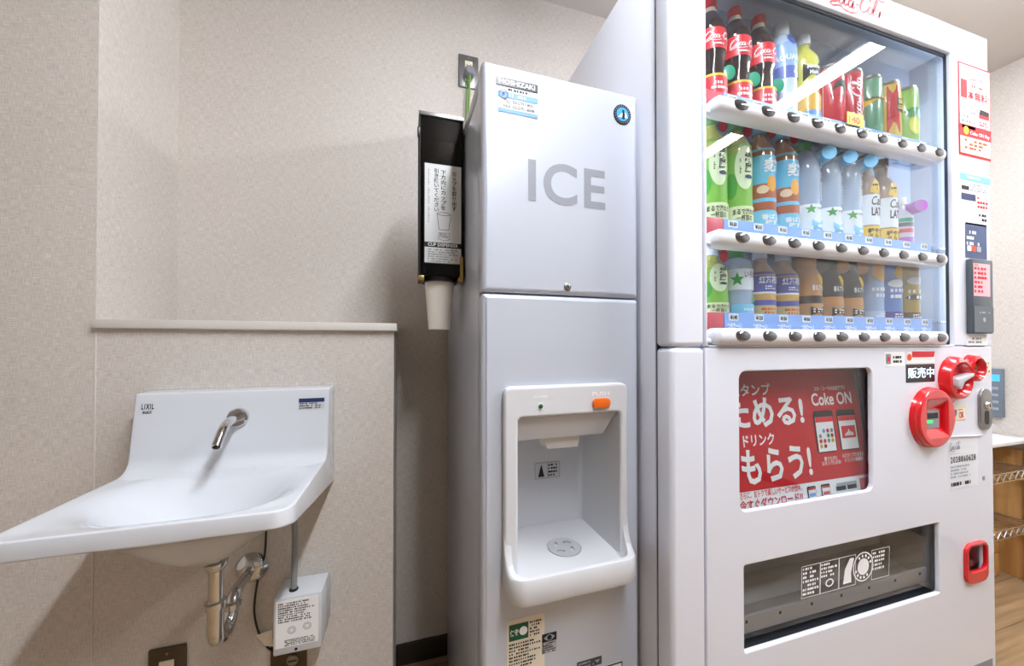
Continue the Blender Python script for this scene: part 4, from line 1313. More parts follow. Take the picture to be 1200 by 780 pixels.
# coin return cup
rp = plate([rrect(rx0, rx1, rz0, rz1, .022), rrect(rx0 + .009, rx1 - .007, rz0 + .03, rz1 - .008, .015)], VY - .007, VY + .002, .0025)
cr_ = build('coin_return', rp, RED, t_v)
build('return_well', MB().box(rx0 + .006, rx1 - .006, VY + .03, VY + .034, rz0, rz1), RED, cr_, smooth=0)
build('return_flap', MB().box(rx0 + .009, rx1 - .009, VY + .006, VY + .008, rz0 + .03, rz1 - .01), SMOKE, cr_, smooth=0)
# lock
lx_, lz_ = V(1152, 479)
lkx0, lkx1 = V(1145.5, 479)[0], V(1159, 479)[0]; lkz1, lkz0 = V(1152, 455)[1], V(1152, 503)[1]
lk = build('door_lock', MB().extr(rrect(lkx0, lkx1, lkz0, lkz1, (lkx1 - lkx0) * .46), VY - .006, VY + .001), STEEL, t_v, bevel=.002)
lcx = (lkx0 + lkx1) / 2; lcz = lkz1 - (lkz1 - lkz0) * .4
build('lock_core', MB().lathe([(0, .006), (.008, .006), (.0095, .004), (.01, 0)], (lcx, VY - .006, lcz), 'Y', 20), CHROME, lk)
build('lock_keyhole', MB().box(lcx - .001, lcx + .001, VY - .0128, VY - .0118, lcz - .004, lcz + .004), BLACK, lk, smooth=0)
build('lock_recess', MB().extr(rrect(lcx - .009, lcx + .009, lkz0 + .014, lcz - .014, .007), VY - .0066, VY - .0055), SEAM, lk, smooth=0)

# --- screens and stickers on the door
def vcard(name, m, xa, xb, ya, yb, parent=None, off=0.0, r=.001):
    xm = (xa + xb) / 2; ym = (ya + yb) / 2
    x0, x1 = V(xa, ym)[0], V(xb, ym)[0]; z1, z0 = V(xm, ya)[1], V(xm, yb)[1]
    return card(name, m, parent or t_v, x0, x1, z0, z1, VY - off, .0005, r), x0, x1, z0, z1


vf = flat(VY - .0011); vf2 = flat(VY - .0016)
sc_, x0, x1, z0, z1 = vcard('status_screen', BLACK, 1061.5, 1095, 426.5, 447.5)
LED = mat('screen_letters', 'dff2ff', .5, emit=1.3)
text('status_print', '販売中', LED, sc_, x0 + .006, x1 - .004, z0 + .01, z1 - .008, vf, .01)
s_, x0, x1, z0, z1 = vcard('size_sticker', PWHITE, 1036, 1060, 412, 429)
build('size_picture', MB().quad(vf(x0 + .005, z0 + .006), vf(x0 + .022, z0 + .006), vf(x0 + .022, z1 - .005), vf(x0 + .005, z1 - .005)), PGREY, s_, smooth=0, recalc=False)
build('size_picture_core', MB().quad(vf2(x0 + .009, z0 + .012), vf2(x0 + .018, z0 + .012), vf2(x0 + .018, z1 - .012), vf2(x0 + .009, z1 - .012)), PRED, s_, smooth=0, recalc=False)
dashes('fine_print', PBLACK, s_, x0 + .03, x1 - .004, z0 + .006, z1 - .008, 2, vf, 41, pitch=.008)
s_, x0, x1, z0, z1 = vcard('pay_sticker', PWHITE, 1062, 1095, 411.5, 425)
build('pay_band', MB().quad(vf(x0 + .02, z1 - .014), vf(x1 - .004, z1 - .014), vf(x1, z1), vf(x0 + .02, z1)), PRED, s_, smooth=0, recalc=False)
text('pay_print', 'Coke ON Pay', PRED, s_, x0 + .022, x1 - .01, z0 + .008, z1 - .019, vf, .01)
build('pay_mark', MB().lathe([(0, .0003), (.008, .0003), (.008, 0)], (x0 + .01, VY - .0008, (z0 + z1) / 2), 'Y', 18), mat('print_orange'), s_, smooth=0)
s_, x0, x1, z0, z1 = vcard('coin_sticker', PCREAM, 1146, 1161.5, 422, 439)
dashes('fine_print', PGREY, s_, x0 + .003, x1 - .003, z0 + .003, z1 - .003, 3, vf, 42, pitch=.01)
s_, x0, x1, z0, z1 = vcard('bill_sticker', PYEL, 1112.5, 1131.5, 476.5, 492.5)
build('sticker_field', MB().quad(vf(x0 + .002, z0 + .002), vf(x1 - .002, z0 + .002), vf(x1 - .002, z1 - .002), vf(x0 + .002, z1 - .002)), PCREAM, s_, smooth=0, recalc=False)
build('shield_mark', MB().quad(vf2(x0 + .006, z1 - .006), vf2(x0 + .006, z0 + .016), vf2(x0 + .016, z0 + .005), vf2(x0 + .026, z0 + .016), vf2(x0 + .026, z1 - .006)), PNAVY, s_, smooth=0, recalc=False)
text('ok_print', 'OK', PRED, s_, x0 + .036, x1 - .01, z0 + .006, z0 + .022, vf2, .03)
dashes('fine_print', PNAVY, s_, x0 + .033, x1 - .004, z0 + .026, z1 - .005, 1, vf2, 43, pitch=.006)
s_, x0, x1, z0, z1 = vcard('contact_sticker', mat('sticker_pale', 'dfe1e6', .5, noise=.01), 1111, 1146, 512, 571)
logo('sticker_wordmark', PGREY, s_, x0 + .004, x0 + .05, z1 - .034, z1 - .008, vf)
text('number_print', '2028860628', PBLACK, s_, x0 + .008, x1 - .012, z0 + .066, z0 + .082, vf, .02, space=1.3)
dashes('fine_print', PGREY, s_, x0 + .006, x0 + .06, z0 + .09, z1 - .04, 3, vf, 44, pitch=.006)
dashes('fine_print', PLGREY, s_, x0 + .008, x1 - .012, z0 + .026, z0 + .06, 4, vf, 45, pitch=.006)
dashes('fine_print', PBLACK, s_, x0 + .01, x1 - .03, z0 + .004, z0 + .02, 1, vf, 46, pitch=.007)
build('door_nick', MB().lathe([(0, .001), (.006, .001), (.006, 0)], (V(1152.5, 560)[0], VY, V(1152.5, 560)[1]), 'Y', 14, sx=.9), PGREY, t_v)
x0, z1 = V(1113, 511)
build('sticker_peel', MB().extr([(x0, z1), (V(1150, 510)[0], V(1150, 510)[1] + .002), (V(1142, 512)[0], z1 - .006)], VY - .004, VY - .0005), PWHITE, t_v, smooth=0)
# right column: offer poster, notice, payment panel
s_, x0, x1, z0, z1 = vcard('offer_poster', PRED, 1123, 1160, 78, 185)
z1 = (V(1123, 72)[1] + V(1160, 85)[1]) / 2; z0 = (V(1125, 180.5)[1] + V(1160, 188)[1]) / 2
w_, h_ = x1 - x0, z1 - z0
build('offer_field', MB().quad(vf(x0 + .004, z0 + .004), vf(x1 - .004, z0 + .004), vf(x1 - .004, z1 - .004), vf(x0 + .004, z1 - .004)), PWHITE, s_, smooth=0, recalc=False)
text('offer_print', 'Coke ON', PRED, s_, x0 + w_ * .28, x0 + w_ * .75, z1 - h_ * .17, z1 - h_ * .125, vf2, .005)
text('offer_print', '1', PRED, s_, x0 + w_ * .06, x0 + w_ * .25, z1 - h_ * .38, z1 - h_ * .18, vf2, .0)
text('offer_print', '本無料!', PRED, s_, x0 + w_ * .27, x1 - w_ * .06, z1 - h_ * .385, z1 - h_ * .28, vf2, .015)
dashes('fine_print', PRED, s_, x0 + w_ * .4, x1 - w_ * .1, z1 - h_ * .25, z1 - h_ * .21, 1, vf2, 51, pitch=.008)
build('offer_can', MB().quad(vf2(x0 + w_ * .62, z1 - h_ * .52), vf2(x1 - w_ * .06, z1 - h_ * .52), vf2(x1 - w_ * .06, z1 - h_ * .47), vf2(x0 + w_ * .66, z1 - h_ * .46)), PBLACK, s_, smooth=0, recalc=False)
build('offer_can_band', MB().quad(vf2(x0 + w_ * .62, z1 - h_ * .56), vf2(x1 - w_ * .06, z1 - h_ * .56), vf2(x1 - w_ * .06, z1 - h_ * .52), vf2(x0 + w_ * .62, z1 - h_ * .52)), PRED, s_, smooth=0, recalc=False)
dashes('fine_print', PGREY, s_, x0 + w_ * .08, x0 + w_ * .55, z1 - h_ * .66, z1 - h_ * .5, 3, vf2, 52, pitch=.01)
dashes('fine_print', PRED, s_, x0 + w_ * .62, x1 - w_ * .08, z1 - h_ * .68, z1 - h_ * .59, 3, vf2, 53, pitch=.008)
build('offer_badge', MB().quad(vf2(x0 + w_ * .08, z1 - h_ * .71), vf2(x0 + w_ * .5, z1 - h_ * .71), vf2(x0 + w_ * .5, z1 - h_ * .675), vf2(x0 + w_ * .08, z1 - h_ * .675)), PBLACK, s_, smooth=0, recalc=False)
build('offer_band', MB().quad(vf2(x0, z0 + h_ * .2), vf2(x1, z0 + h_ * .2), vf2(x1, z0 + h_ * .33), vf2(x0, z0 + h_ * .33)), PRED, s_, smooth=0, recalc=False)
vf3 = flat(VY - .0021)
text('offer_band_print', 'Coke ON Pay', PWHITE, s_, x0 + w_ * .32, x1 - w_ * .06, z0 + h_ * .22, z0 + h_ * .27, vf3, .02)
build('offer_mark', MB().lathe([(0, .0003), (.011, .0003), (.011, 0)], (x0 + w_ * .2, VY - .0018, z0 + h_ * .265), 'Y', 18), PYEL, s_, smooth=0)
build('offer_foot', MB().quad(vf2(x0 + .004, z0 + .004), vf2(x1 - .004, z0 + .004), vf2(x1 - .004, z0 + h_ * .2), vf2(x0 + .004, z0 + h_ * .2)), PCREAM, s_, smooth=0, recalc=False)
dashes('fine_print', mat('print_orange'), s_, x0 + w_ * .15, x1 - w_ * .1, z0 + h_ * .06, z0 + h_ * .18, 3, vf3, 54, pitch=.02)
s_, x0, x1, z0, z1 = vcard('payment_notice', PWHITE, 1125, 1160, 205, 264)
z1 = (V(1126, 202)[1] + V(1160, 210)[1]) / 2
w_, h_ = x1 - x0, z1 - z0
build('notice_band', MB().quad(vf(x0, z1 - h_ * .13), vf(x1, z1 - h_ * .13), vf(x1, z1), vf(x0, z1)), mat('band_cyan', '7fc8e8', .5, noise=.02), s_, smooth=0, recalc=False)
dashes('fine_print', PWHITE, s_, x0 + w_ * .2, x1 - w_ * .08, z1 - h_ * .11, z1 - h_ * .02, 1, vf2, 55, pitch=.01)
build('notice_picture', MB().quad(vf(x0 + w_ * .04, z1 - h_ * .32), vf(x0 + w_ * .28, z1 - h_ * .32), vf(x0 + w_ * .28, z1 - h_ * .24), vf(x0 + w_ * .04, z1 - h_ * .24)), PBLACK, s_, smooth=0, recalc=False)
dashes('fine_print', PGREY, s_, x0 + w_ * .32, x1 - .003, z1 - h_ * .33, z1 - h_ * .17, 4, vf, 56, pitch=.006)
build('notice_banner', MB().quad(vf(x0 + w_ * .03, z1 - h_ * .52), vf(x0 + w_ * .5, z1 - h_ * .52), vf(x0 + w_ * .5, z1 - h_ * .39), vf(x0 + w_ * .03, z1 - h_ * .39)), PNAVY, s_, smooth=0, recalc=False)
dashes('fine_print', PRED, s_, x0 + w_ * .55, x1 - .004, z1 - h_ * .66, z1 - h_ * .4, 3, vf, 57, pitch=.012)
dashes('fine_print', PBLACK, s_, x0 + w_ * .6, x1 - .01, z1 - h_ * .92, z1 - h_ * .74, 2, vf, 58, pitch=.012)
s_, x0, x1, z0, z1 = vcard('card_brand_panel', mat('panel_navy', '2a4370', .35, noise=.15, nscale=18), 1131, 1156, 262, 303)
dashes('fine_print', PWHITE, s_, x0 + .004, x1 - .024, z1 - .062, z1 - .018, 3, vf, 59, pitch=.012)
for k, mm in enumerate((PWHITE, mat('print_orange'), PLGREY)):
    build('brand_chip', MB().quad(*[vf(a, b) for a, b in rrect(x0 + .006 + .021 * k, x0 + .024 + .021 * k, z0 + .018, z0 + .032, .002, 3)]), mm, s_, smooth=0, recalc=False)
xa, xb = V(1132, 345)[0], V(1156, 345)[0]; za, zb_ = V(1144, 305)[1], V(1144, 391)[1]
term = build('card_terminal', MB().box(xa, xb, VY - .012, VY + .001, zb_, za), mat('terminal_grey', '4d555c', .35, noise=.05), t_v, bevel=.003)
zm = za - (za - zb_) * .52
card('terminal_screen', mat('terminal_screen', 'c9a6ac', .4, emit=.25), term, xa + .002, xb - .016, zm + .004, za - .012, VY - .0122, .0005)
dashes('terminal_rows', PRED, term, xa + .004, xb - .02, zm + .01, za - .02, 6, flat(VY - .0132), 61, pitch=.014)
build('terminal_lamp', MB().quad(*[(a, VY - .0133, b) for a, b in rrect(xa + .004, xa + .022, za - .02, za - .013, .002, 3)]), mat('lamp_red_lit', 'ff6050', .4, emit=1.5), term, smooth=0, recalc=False)
card('terminal_pad', mat('terminal_pad', '5b646b', .4, noise=.03), term, xa + .003, xb - .003, zb_ + .004, zm - .022, VY - .0122, .0006, .004)
build('pad_mark', MB().lathe([(0, .0004), (.006, .0004), (.006, 0)], ((xa + xb) / 2, VY - .013, (zb_ + zm) / 2 - .01), 'Y', 16), PLGREY, term, smooth=0)
dashes('pad_print', PLGREY, term, xa + .014, xb - .012, zm - .042, zm - .034, 1, flat(VY - .0133), 62, pitch=.01)
s_, x0, x1, z0, z1 = vcard('payment_icons', PWHITE, 1133, 1157, 393, 404.5)
dashes('fine_print', PGREY, s_, x0 + .004, x1 - .004, z0 + .004, z1 - .004, 2, vf, 63, pitch=.016)
x0, x1 = V(1140, 779)[0], V(1163, 772)[0]
card('base_label', PGREY, t_v, x0, x1, V(1150, 779)[1] - .03, V(1150, 776)[1], VY, .0005)
# ------------------------------------------------------------------ drinks on the three display shelves
BYA = .622
GT, GM, GB = 'drinks on the top display shelf', 'drinks on the middle display shelf', 'drinks on the bottom display shelf'
GROUPS = [GT, GM, GB]


class Drink:
    def __init__(s, name, label, cat, row, slot, prof, body, y=BYA, dx=0):
        s.row, s.slot, s.prof = row, slot, prof
        s.root = thing(name, label, cat, (SLOT[slot] + dx, y, BASEZ[row]), R(-24), GROUPS[row], local=True)
        s.body = build('body', MB().lathe(prof, seg=26), body, s.root, smooth=50)

    def rad(s, z):
        p = s.prof
        for (r0, z0), (r1, z1) in zip(p, p[1:]):
            if z0 <= z <= z1 and z1 > z0:
                return r0 + (r1 - r0) * (z - z0) / (z1 - z0)
        return p[-1][0]

    def band(s, name, z0, z1, m, off=.0006, a0=0, a1=2 * PI, n=6):
        return build(name, MB().lathe([(s.rad(z0 + (z1 - z0) * i / n) + off, z0 + (z1 - z0) * i / n) for i in range(n + 1)], seg=26, a0=a0, a1=a1), m, s.root, smooth=50, recalc=False)

    def sleeve(s, name, z0, z1, m, r=None, a0=-PI * .75, a1=PI * .5, t=.0008):
        r = r or max(s.rad(z0), s.rad(z1)) + .0012
        return build(name, MB().lathe([(r, z0), (r, z1), (r - t, z1), (r - t, z0), (r, z0)], seg=22, a0=a0, a1=a1), m, s.root, smooth=50)

    def text(s, name, body, m, x0, x1, z0, z1, off=.0013, bold=.02, shear=0, r=None):
        r = r or (s.rad((z0 + z1) / 2) + off)
        return text(name, body, m, s.root, x0, x1, z0, z1, cyl(r), bold, shear)

    def dash(s, name, m, x0, x1, z0, z1, rows, seed=1, off=.0013, pitch=None, r=None):
        return dashes(name, m, s.root, x0, x1, z0, z1, rows, cyl(r or s.rad((z0 + z1) / 2) + off), seed, pitch=pitch)

    def patch(s, name, cx_, cz_, rx, rz, m, off=.001, poly=None, n=22):
        vs, fs = [], []
        shape = poly or [(math.cos(2 * PI * i / n), math.sin(2 * PI * i / n)) for i in range(n)]
        k = len(shape)
        for j in (0.02, .35, .7, 1):
            for (u, v) in shape:
                x, z = cx_ + rx * u * j, cz_ + rz * v * j
                vs.append(cyl(s.rad(z) + off)(x, z))
        for j in range(3):
            fs += [(j * k + i, j * k + (i + 1) % k, (j + 1) * k + (i + 1) % k, (j + 1) * k + i) for i in range(k)]
        fs.append(tuple(range(k)))
        return build(name, MB().add(vs, fs), m, s.root, smooth=60, recalc=False)

    def cap(s, r, z0, z1, m):
        return build('cap', MB().lathe([(r * .9, z0), (r, z0 + .001), (r, z1 - .002), (r * .93, z1), (0, z1)], seg=22), m, s.root)

    def disc(s, name, x, y, z, r, d, m, rz=None):
        ca_, sa_ = math.cos(R(24)), math.sin(R(24))
        x, y = x * ca_ - y * sa_, x * sa_ + y * ca_
        return build(name, MB().lathe([(0, d), (r * .94, d), (r, d * .8), (r, 0), (0, 0)], (x, y, z), 'Y', 24, sz=(rz or r) / r), m, s.root)

    def again(s, slot, label):
        c = copy_tree(s.root)
        c.location.x += SLOT[slot] - SLOT[s.slot]
        c['label'] = label
        return c


def M(key, col='ffffff', rough=.3, coat=.5, **k):
    return mat(key, col, rough, coat=coat, noise=k.pop('noise', .04), nscale=k.pop('nscale', 25), **k)


def tall(H, r=.031, sh=.72, nk=.0125):
    return [(r * .8, 0), (r, .004), (r, H * .3), (r * .985, H * .33), (r, H * .36), (r, H * sh), (r * .93, H * (sh + .05)), (r * .72, H * (sh + .11)), (nk * 1.15, H * (sh + .165)), (nk, H * (sh + .18)), (nk, H)]


def can(H, r):
    return [(r * .8, 0), (r * .92, .002), (r, .008), (r, H - .011), (r * .9, H - .004), (r * .9, H - .001), (r * .86, H), (r * .84, H - .003), (0.0, H - .003)]


# --- top shelf
cola = M('cola_dark', '2a1a1c', .12, .8)
REDL = M('label_red', 'd81f2e', .35, .4)
d = Drink('drink_bottle', 'red-labelled dark cola bottle beside the left window edge, top shelf', 'bottle', 0, 0,
          [(.022, 0), (.0295, .004), (.0305, .02), (.0275, .06), (.029, .085), (.0315, .102), (.0315, .148), (.0285, .164), (.022, .182), (.0145, .197), (.0125, .206), (.0125, .222)], cola)
d.cap(.0145, .208, .228, REDL)
d.band('neck_ring', .197, .208, M('clear_plastic', 'c9b9a4', .2, .5), .0004)
d.band('label', .104, .148, REDL)
logo('label_wordmark', PWHITE, d.root, -.024, .052, .118, .142, cyl(.0328))
d.dash('label_print', PWHITE, -.005, .03, .109, .115, 1, 71, .0014, .005)
d.sleeve('promo_sleeve', 0, .044, REDL, .0335)
d.sleeve('promo_edge', .044, .049, PYEL, .0335)
d.dash('promo_print', PWHITE, -.01, .03, .014, .034, 2, 72, pitch=.006, r=.0339)
d.disc('promo_tag', .024, -.026, .06, .0125, .0015, M('tag_green', '1f9a78'), .016)
d.again(1, 'red-labelled dark cola bottle standing between two like it, top shelf')
d.again(2, 'red-labelled dark cola bottle beside the white and blue sports drink, top shelf')

spo = M('sports_white', 'c9d6ee')
d = Drink('drink_bottle', 'white and blue sports drink bottle beside the cola bottles', 'bottle', 0, 3, tall(.225, .0305, .7, .014), spo)
d.cap(.0165, .195, .226, M('cap_white', 'e8edf6'))
d.band('label', .085, .168, M('label_sports_blue', '8fb0ea'))
d.band('label_stripe', .085, .112, M('label_deep_blue', '4a63b8'), .0009)
d.patch('label_mark', .012, .178, .012, .016, M('label_deep_blue'), .0018)
d.text('label_text', 'AQUARIUS', PWHITE, -.03, .045, .122, .138, .0014)
d.patch('label_mark', .016, .097, .006, .005, PWHITE, .0014)

lem = M('lemon_yellow', 'd6cf52')
d = Drink('drink_bottle', 'yellow lemon drink bottle with a black label patch', 'bottle', 0, 4, tall(.212, .0305, .68, .013), lem)
d.cap(.0155, .19, .214, M('cap_white'))
d.patch('label', .005, .115, .022, .024, PBLACK, poly=[(-1, -.9), (1, -1), (1, 1), (-1, .8)])
d.text('label_text', 'Minute\nMaid', PWHITE, -.009, .021, .106, .13, .0018, .03)
d.sleeve('promo_sleeve', 0, .06, M('promo_orange', 'e5b04a'), .0335)
d.sleeve('promo_edge', 0, .022, M('promo_blue', '6f98d8'), .0342)

zero = M('can_red', 'c81a34', .25, .6)
d = Drink('drink_can', 'wide red cola can with black lettering', 'can', 0, 5, can(.145, .0305), zero, .612)
d.band('can_top', .134, .1445, STEEL, .0003)
d.patch('label_mark', .006, .09, .018, .014, PBLACK, poly=[(-1, -1), (.2, -.2), (.9, -1), (1, .6), (.2, 1), (-.6, .4)])
d.dash('label_print', PBLACK, -.015, .025, .06, .068, 1, 74, pitch=.005)
d.band('stripe', .02, .13, PWHITE, .0006, R(-52), R(-50))
d = Drink('drink_can', 'slim red cola can with white script running up its side', 'can', 0, 6, can(.148, .0265), zero, .61)
d.band('can_top', .137, .1475, STEEL, .0003)
logo('label_wordmark', PWHITE, d.root, -.016, .014, .015, .13, cyl(.0272), rot=True)
d.sleeve('promo_foot', -.001, .02, M('cap_white'), .0275)
d = Drink('drink_can', 'green soda can with a yellow slanted band', 'can', 0, 7, can(.148, .0265), M('can_green', '5f9a78'), .61)
d.band('can_top', .137, .1475, STEEL, .0003)
d.patch('label_band', .004, .085, .03, .016, PYEL, poly=[(-1, -1), (1, -.1), (1, 1), (-1, .1)])
d.text('label_text', 'Schweppes', PBLACK, -.022, .03, .08, .092, .0016, .02)
d.sleeve('panel', .02, .125, M('can_pale_green', 'b9d6bf'), .0268, R(-95), R(-68))
d = Drink('drink_can', 'red and gold energy drink can with a black block', 'can', 0, 8, can(.148, .0265), M('can_gold', 'd9b24c'), .61)
d.band('can_top', .137, .1475, STEEL, .0003)
d.patch('label_field', -.004, .072, .014, .06, zero, poly=[(-1, -1), (1, -1), (.6, 1), (-1, 1)])
d.patch('label_block', .012, .082, .011, .018, PBLACK, .0016, poly=[(-1, -1), (1, -1), (1, 1), (-1, 1)])
d.text('label_text', 'REAL\nGOLD', PYEL, .003, .021, .07, .094, .0022, .02)
d = Drink('drink_can', 'lime green drink can with fruit picture beside the right window edge', 'can', 0, 9, can(.148, .0265), M('can_lime', '8cc04a'), .61)
d.band('can_top', .137, .1475, STEEL, .0003)
d.patch('picture_leaf', .002, .075, .02, .014, M('leaf_green', '2e8a4a'))
d.patch('picture_fruit', .006, .045, .016, .026, M('fruit_lime', 'd4d84a'))
d.patch('picture_splash', .014, .072, .008, .012, M('splash_blue', 'a9d8ea'), .0016)

# --- middle shelf
GREEN = M('label_tea_green', '86c04e'); TEA = M('tea_liquid', 'bfbf5c', .15, .7)


def tea(row, slot, label, H, r):
    d = Drink('drink_bottle', label, 'bottle', row, slot, tall(H, r, .70 if H > .2 else .62), TEA)
    k = H / .24
    d.cap(.0145, H - .022, H, M('cap_green', '6aa56a') if H > .2 else M('cap_white'))
    zt = H * .74 if H > .2 else H * .66
    d.band('label', .034 * k, zt, GREEN)
    d.patch('label_panel', .006, H * .52, .021, H * .2, M('panel_pale', 'e3efc4'))
    d.patch('label_leaf', -.022, H * .36, .012, H * .12, M('label_leaf', '4fa545'), .001)
    d.text('label_text', vtext('綾鷹'), PBLACK, .004, .022, H * .47, H * .66, .0018, .02)
    d.dash('label_print', PBLACK, -.006, -.002, H * .46, H * .6, 8, 75, .0018, .004)
    d.patch('teapot_mark', .014, H * .435, .0095, H * .018, PNAVY, .0018)
    d.sleeve('promo_sleeve', 0, H * .17, M('promo_pale', 'dfe8b8'), r + .0022)
    d.text('promo_text', 'まるで淹れた\n一杯目の', PBLACK, -.02, .03, H * .035, H * .145, 0, .015, r=r + .0028)
    d.disc('promo_tag', .02, -.014, H - .022, .009, .0015, REDL, .014)
    return d


d = tea(1, 0, 'tall green tea bottle beside the left window edge, middle shelf', .237, .0312)
d.again(1, 'tall green tea bottle beside the blue-labelled barley tea, middle shelf')
d = Drink('drink_bottle', 'tall amber barley tea bottle with sky blue label beside the green tea', 'bottle', 1, 2, tall(.24, .0305, .7), M('amber', 'a8642e', .15, .7))
d.cap(.0145, .218, .24, M('cap_blue', '7cc0d8'))
d.band('label', .03, .178, M('label_sky', '6cc4e6'))
d.text('label_text', '麦茶', PWHITE, -.006, .036, .122, .152, .0016, .04)
d.band('picture_band', .04, .098, M('picture_brown', 'b0552e'), .0009)
d.patch('picture_cup', .012, .098, .012, .018, M('picture_orange', 'eda532'), .0014)
d.patch('picture_hand', -.008, .085, .012, .009, M('picture_cream', 'ecd0ae'), .0014)
d.band('picture_stripe', .058, .066, M('label_sky'), .0013)
d.sleeve('promo_sleeve', 0, .036, M('promo_sky', '7cc8e6'), .0328)
d.text('promo_text', '香ばし\n味す', PWHITE, -.012, .03, .006, .03, 0, .03, r=.0334)
d.disc('promo_tag', .02, -.014, .222, .009, .0015, REDL, .014)
d.again(3, 'tall amber barley tea bottle with sky blue label beside the clear water')
WAT = M('water_blue', 'c6dbf6', .12, .8)
WAT.node_tree.nodes['Principled BSDF'].inputs['Transmission Weight'].default_value = .35
LEAF = [(math.cos(R(a)) * (1 if i % 2 == 0 else .42), math.sin(R(a)) * (1 if i % 2 == 0 else .42)) for i, a in enumerate(range(90, 450, 36))]
d = Drink('drink_bottle', 'clear blue water bottle with green leaf label beside the barley tea', 'bottle', 1, 4,
          [(.026, 0), (.0315, .004), (.0315, .06), (.0305, .075), (.0315, .09), (.0315, .15), (.029, .172), (.022, .19), (.0135, .2), (.0135, .218)], WAT)
d.cap(.0155, .2, .22, M('cap_leaf_green', '3aa545'))
d.band('label', .034, .068, M('label_white', 'eaf0f8'))
d.patch('leaf_mark', -.004, .056, .013, .012, PGREEN, .0014, poly=LEAF)
d.dash('label_print', PGREY, .01, .028, .054, .062, 1, 77, pitch=.005)
d.sleeve('promo_sleeve', 0, .034, M('label_white'), .0325)
d.patch('promo_field', .014, .017, .017, .015, M('promo_cyan', '86cdf2'), .0022, poly=[(-1, -1), (1, -1), (1, 1), (-1, 1)])
d.dash('promo_print', PWHITE, .002, .028, .01, .022, 1, 78, .003, .008)
d.dash('side_print', PWHITE, .022, .027, .075, .165, 12, 79, .0014, .006)
d.disc('promo_tag', .024, -.016, .18, .0165, .036, M('tag_sky', '86c8f2'))
d.again(5, 'clear blue water bottle with green leaf label standing between two like it')
d.again(6, 'clear blue water bottle with green leaf label beside the milk coffee')
d = Drink('drink_bottle', 'brown milk coffee bottle with white label beside the water bottles', 'bottle', 1, 7, tall(.222, .029, .62, .0125), M('latte_brown', 'a98a78'))
d.cap(.0145, .2, .222, M('cap_brown', '6a4a40'))
d.band('label', .04, .115, M('label_white'))
d.text('label_text', 'Caffè', PBLACK, -.004, .034, .088, .11, .0014, .005, .3)
d.text('label_text', 'LATTE', PBLACK, -.004, .038, .062, .083, .0014, .03)
d.patch('label_flag', .006, .135, .013, .022, PYEL, poly=[(-1, -.6), (.4, -1), (1, -.2), (.9, .6), (.2, 1), (-.7, .2)])
d.dash('flag_print', PBLACK, -.002, .016, .124, .142, 2, 80, .0018, .005)
d.sleeve('promo_sleeve', 0, .036, PYEL, .0305)
d.text('promo_text', '軽やか\nミルク', PBLACK, -.012, .026, .006, .031, 0, .03, r=.0311)
d.again(8, 'brown milk coffee bottle with white label beside the small purple-tagged drink')
d = Drink('drink_bottle', 'small colourful fruit drink bottle with a round purple tag', 'bottle', 1, 9, tall(.128, .026, .58, .012), M('fruit_clear', 'c7c3d6'))
d.cap(.014, .11, .13, M('cap_white'))
for k, (m_, z0) in enumerate((('tag_green', .062), ('fruit_dark', .05), ('fruit_red', .034), ('tag_purple', .0))):
    d.band('stripe', z0, z0 + (.01 if k < 3 else .022), M(m_, {'fruit_dark': '55566a', 'fruit_red': 'cf4a5c', 'tag_purple': 'b768c6'}.get(m_, '1f9a78')), .0008)
d.disc('promo_tag', .022, -.008, .1, .016, .034, M('tag_purple'))

# --- bottom shelf
tea(2, 0, 'short green tea bottle with white cap beside the left window edge, bottom shelf', .15, .0315)
d = Drink('drink_bottle', 'short square-shouldered water bottle with green cap and leaf label', 'bottle', 2, 1,
          [(.027, 0), (.032, .004), (.032, .04), (.031, .05), (.032, .06), (.032, .105), (.029, .118), (.018, .126), (.0145, .128), (.0145, .146)], WAT)
d.cap(.0165, .127, .148, M('cap_leaf_green'))
d.band('label', .055, .1, M('label_white'))
d.patch('leaf_mark', -.012, .077, .014, .016, PGREEN, .0014, poly=LEAF)
d.text('label_text', 'いろはす', PBLACK, .002, .042, .08, .094, .0014, .01)
d.sleeve('promo_sleeve', 0, .024, M('promo_cyan'), .033, R(-40), R(80))
d.patch('promo_leaf', .026, .034, .009, .01, PGREEN, .0024, poly=LEAF)
d.dash('promo_print', PWHITE, .0, .03, .008, .017, 1, 81, pitch=.006, r=.0336)
d = Drink('drink_bottle', 'milk tea bottle with violet label beside the short water bottle', 'bottle', 2, 2, tall(.152, .0288, .6, .0135), M('milk_tea', 'b08a78'))
d.cap(.0155, .13, .153, M('cap_white'))
d.band('label', .022, .098, M('label_violet', '5a5fb0'))
d.text('label_text', '紅茶花伝', PWHITE, -.016, .034, .072, .088, .0014, .02)
d.dash('label_print', PWHITE, -.004, .024, .058, .068, 2, 82, pitch=.005)
d.band('label_gold', .036, .05, M('label_gold', 'd4a85a'), .0009)
d.band('label_white_line', .05, .054, PWHITE, .001)
d.sleeve('promo_sleeve', 0, .024, M('promo_gold', 'd6c38c'), .0302)
d.dash('promo_print', mat('print_orange'), -.012, .028, .003, .02, 2, 83, pitch=.006, r=.0308)
d.again(3, 'milk tea bottle with violet label beside the orange coffee bottle')


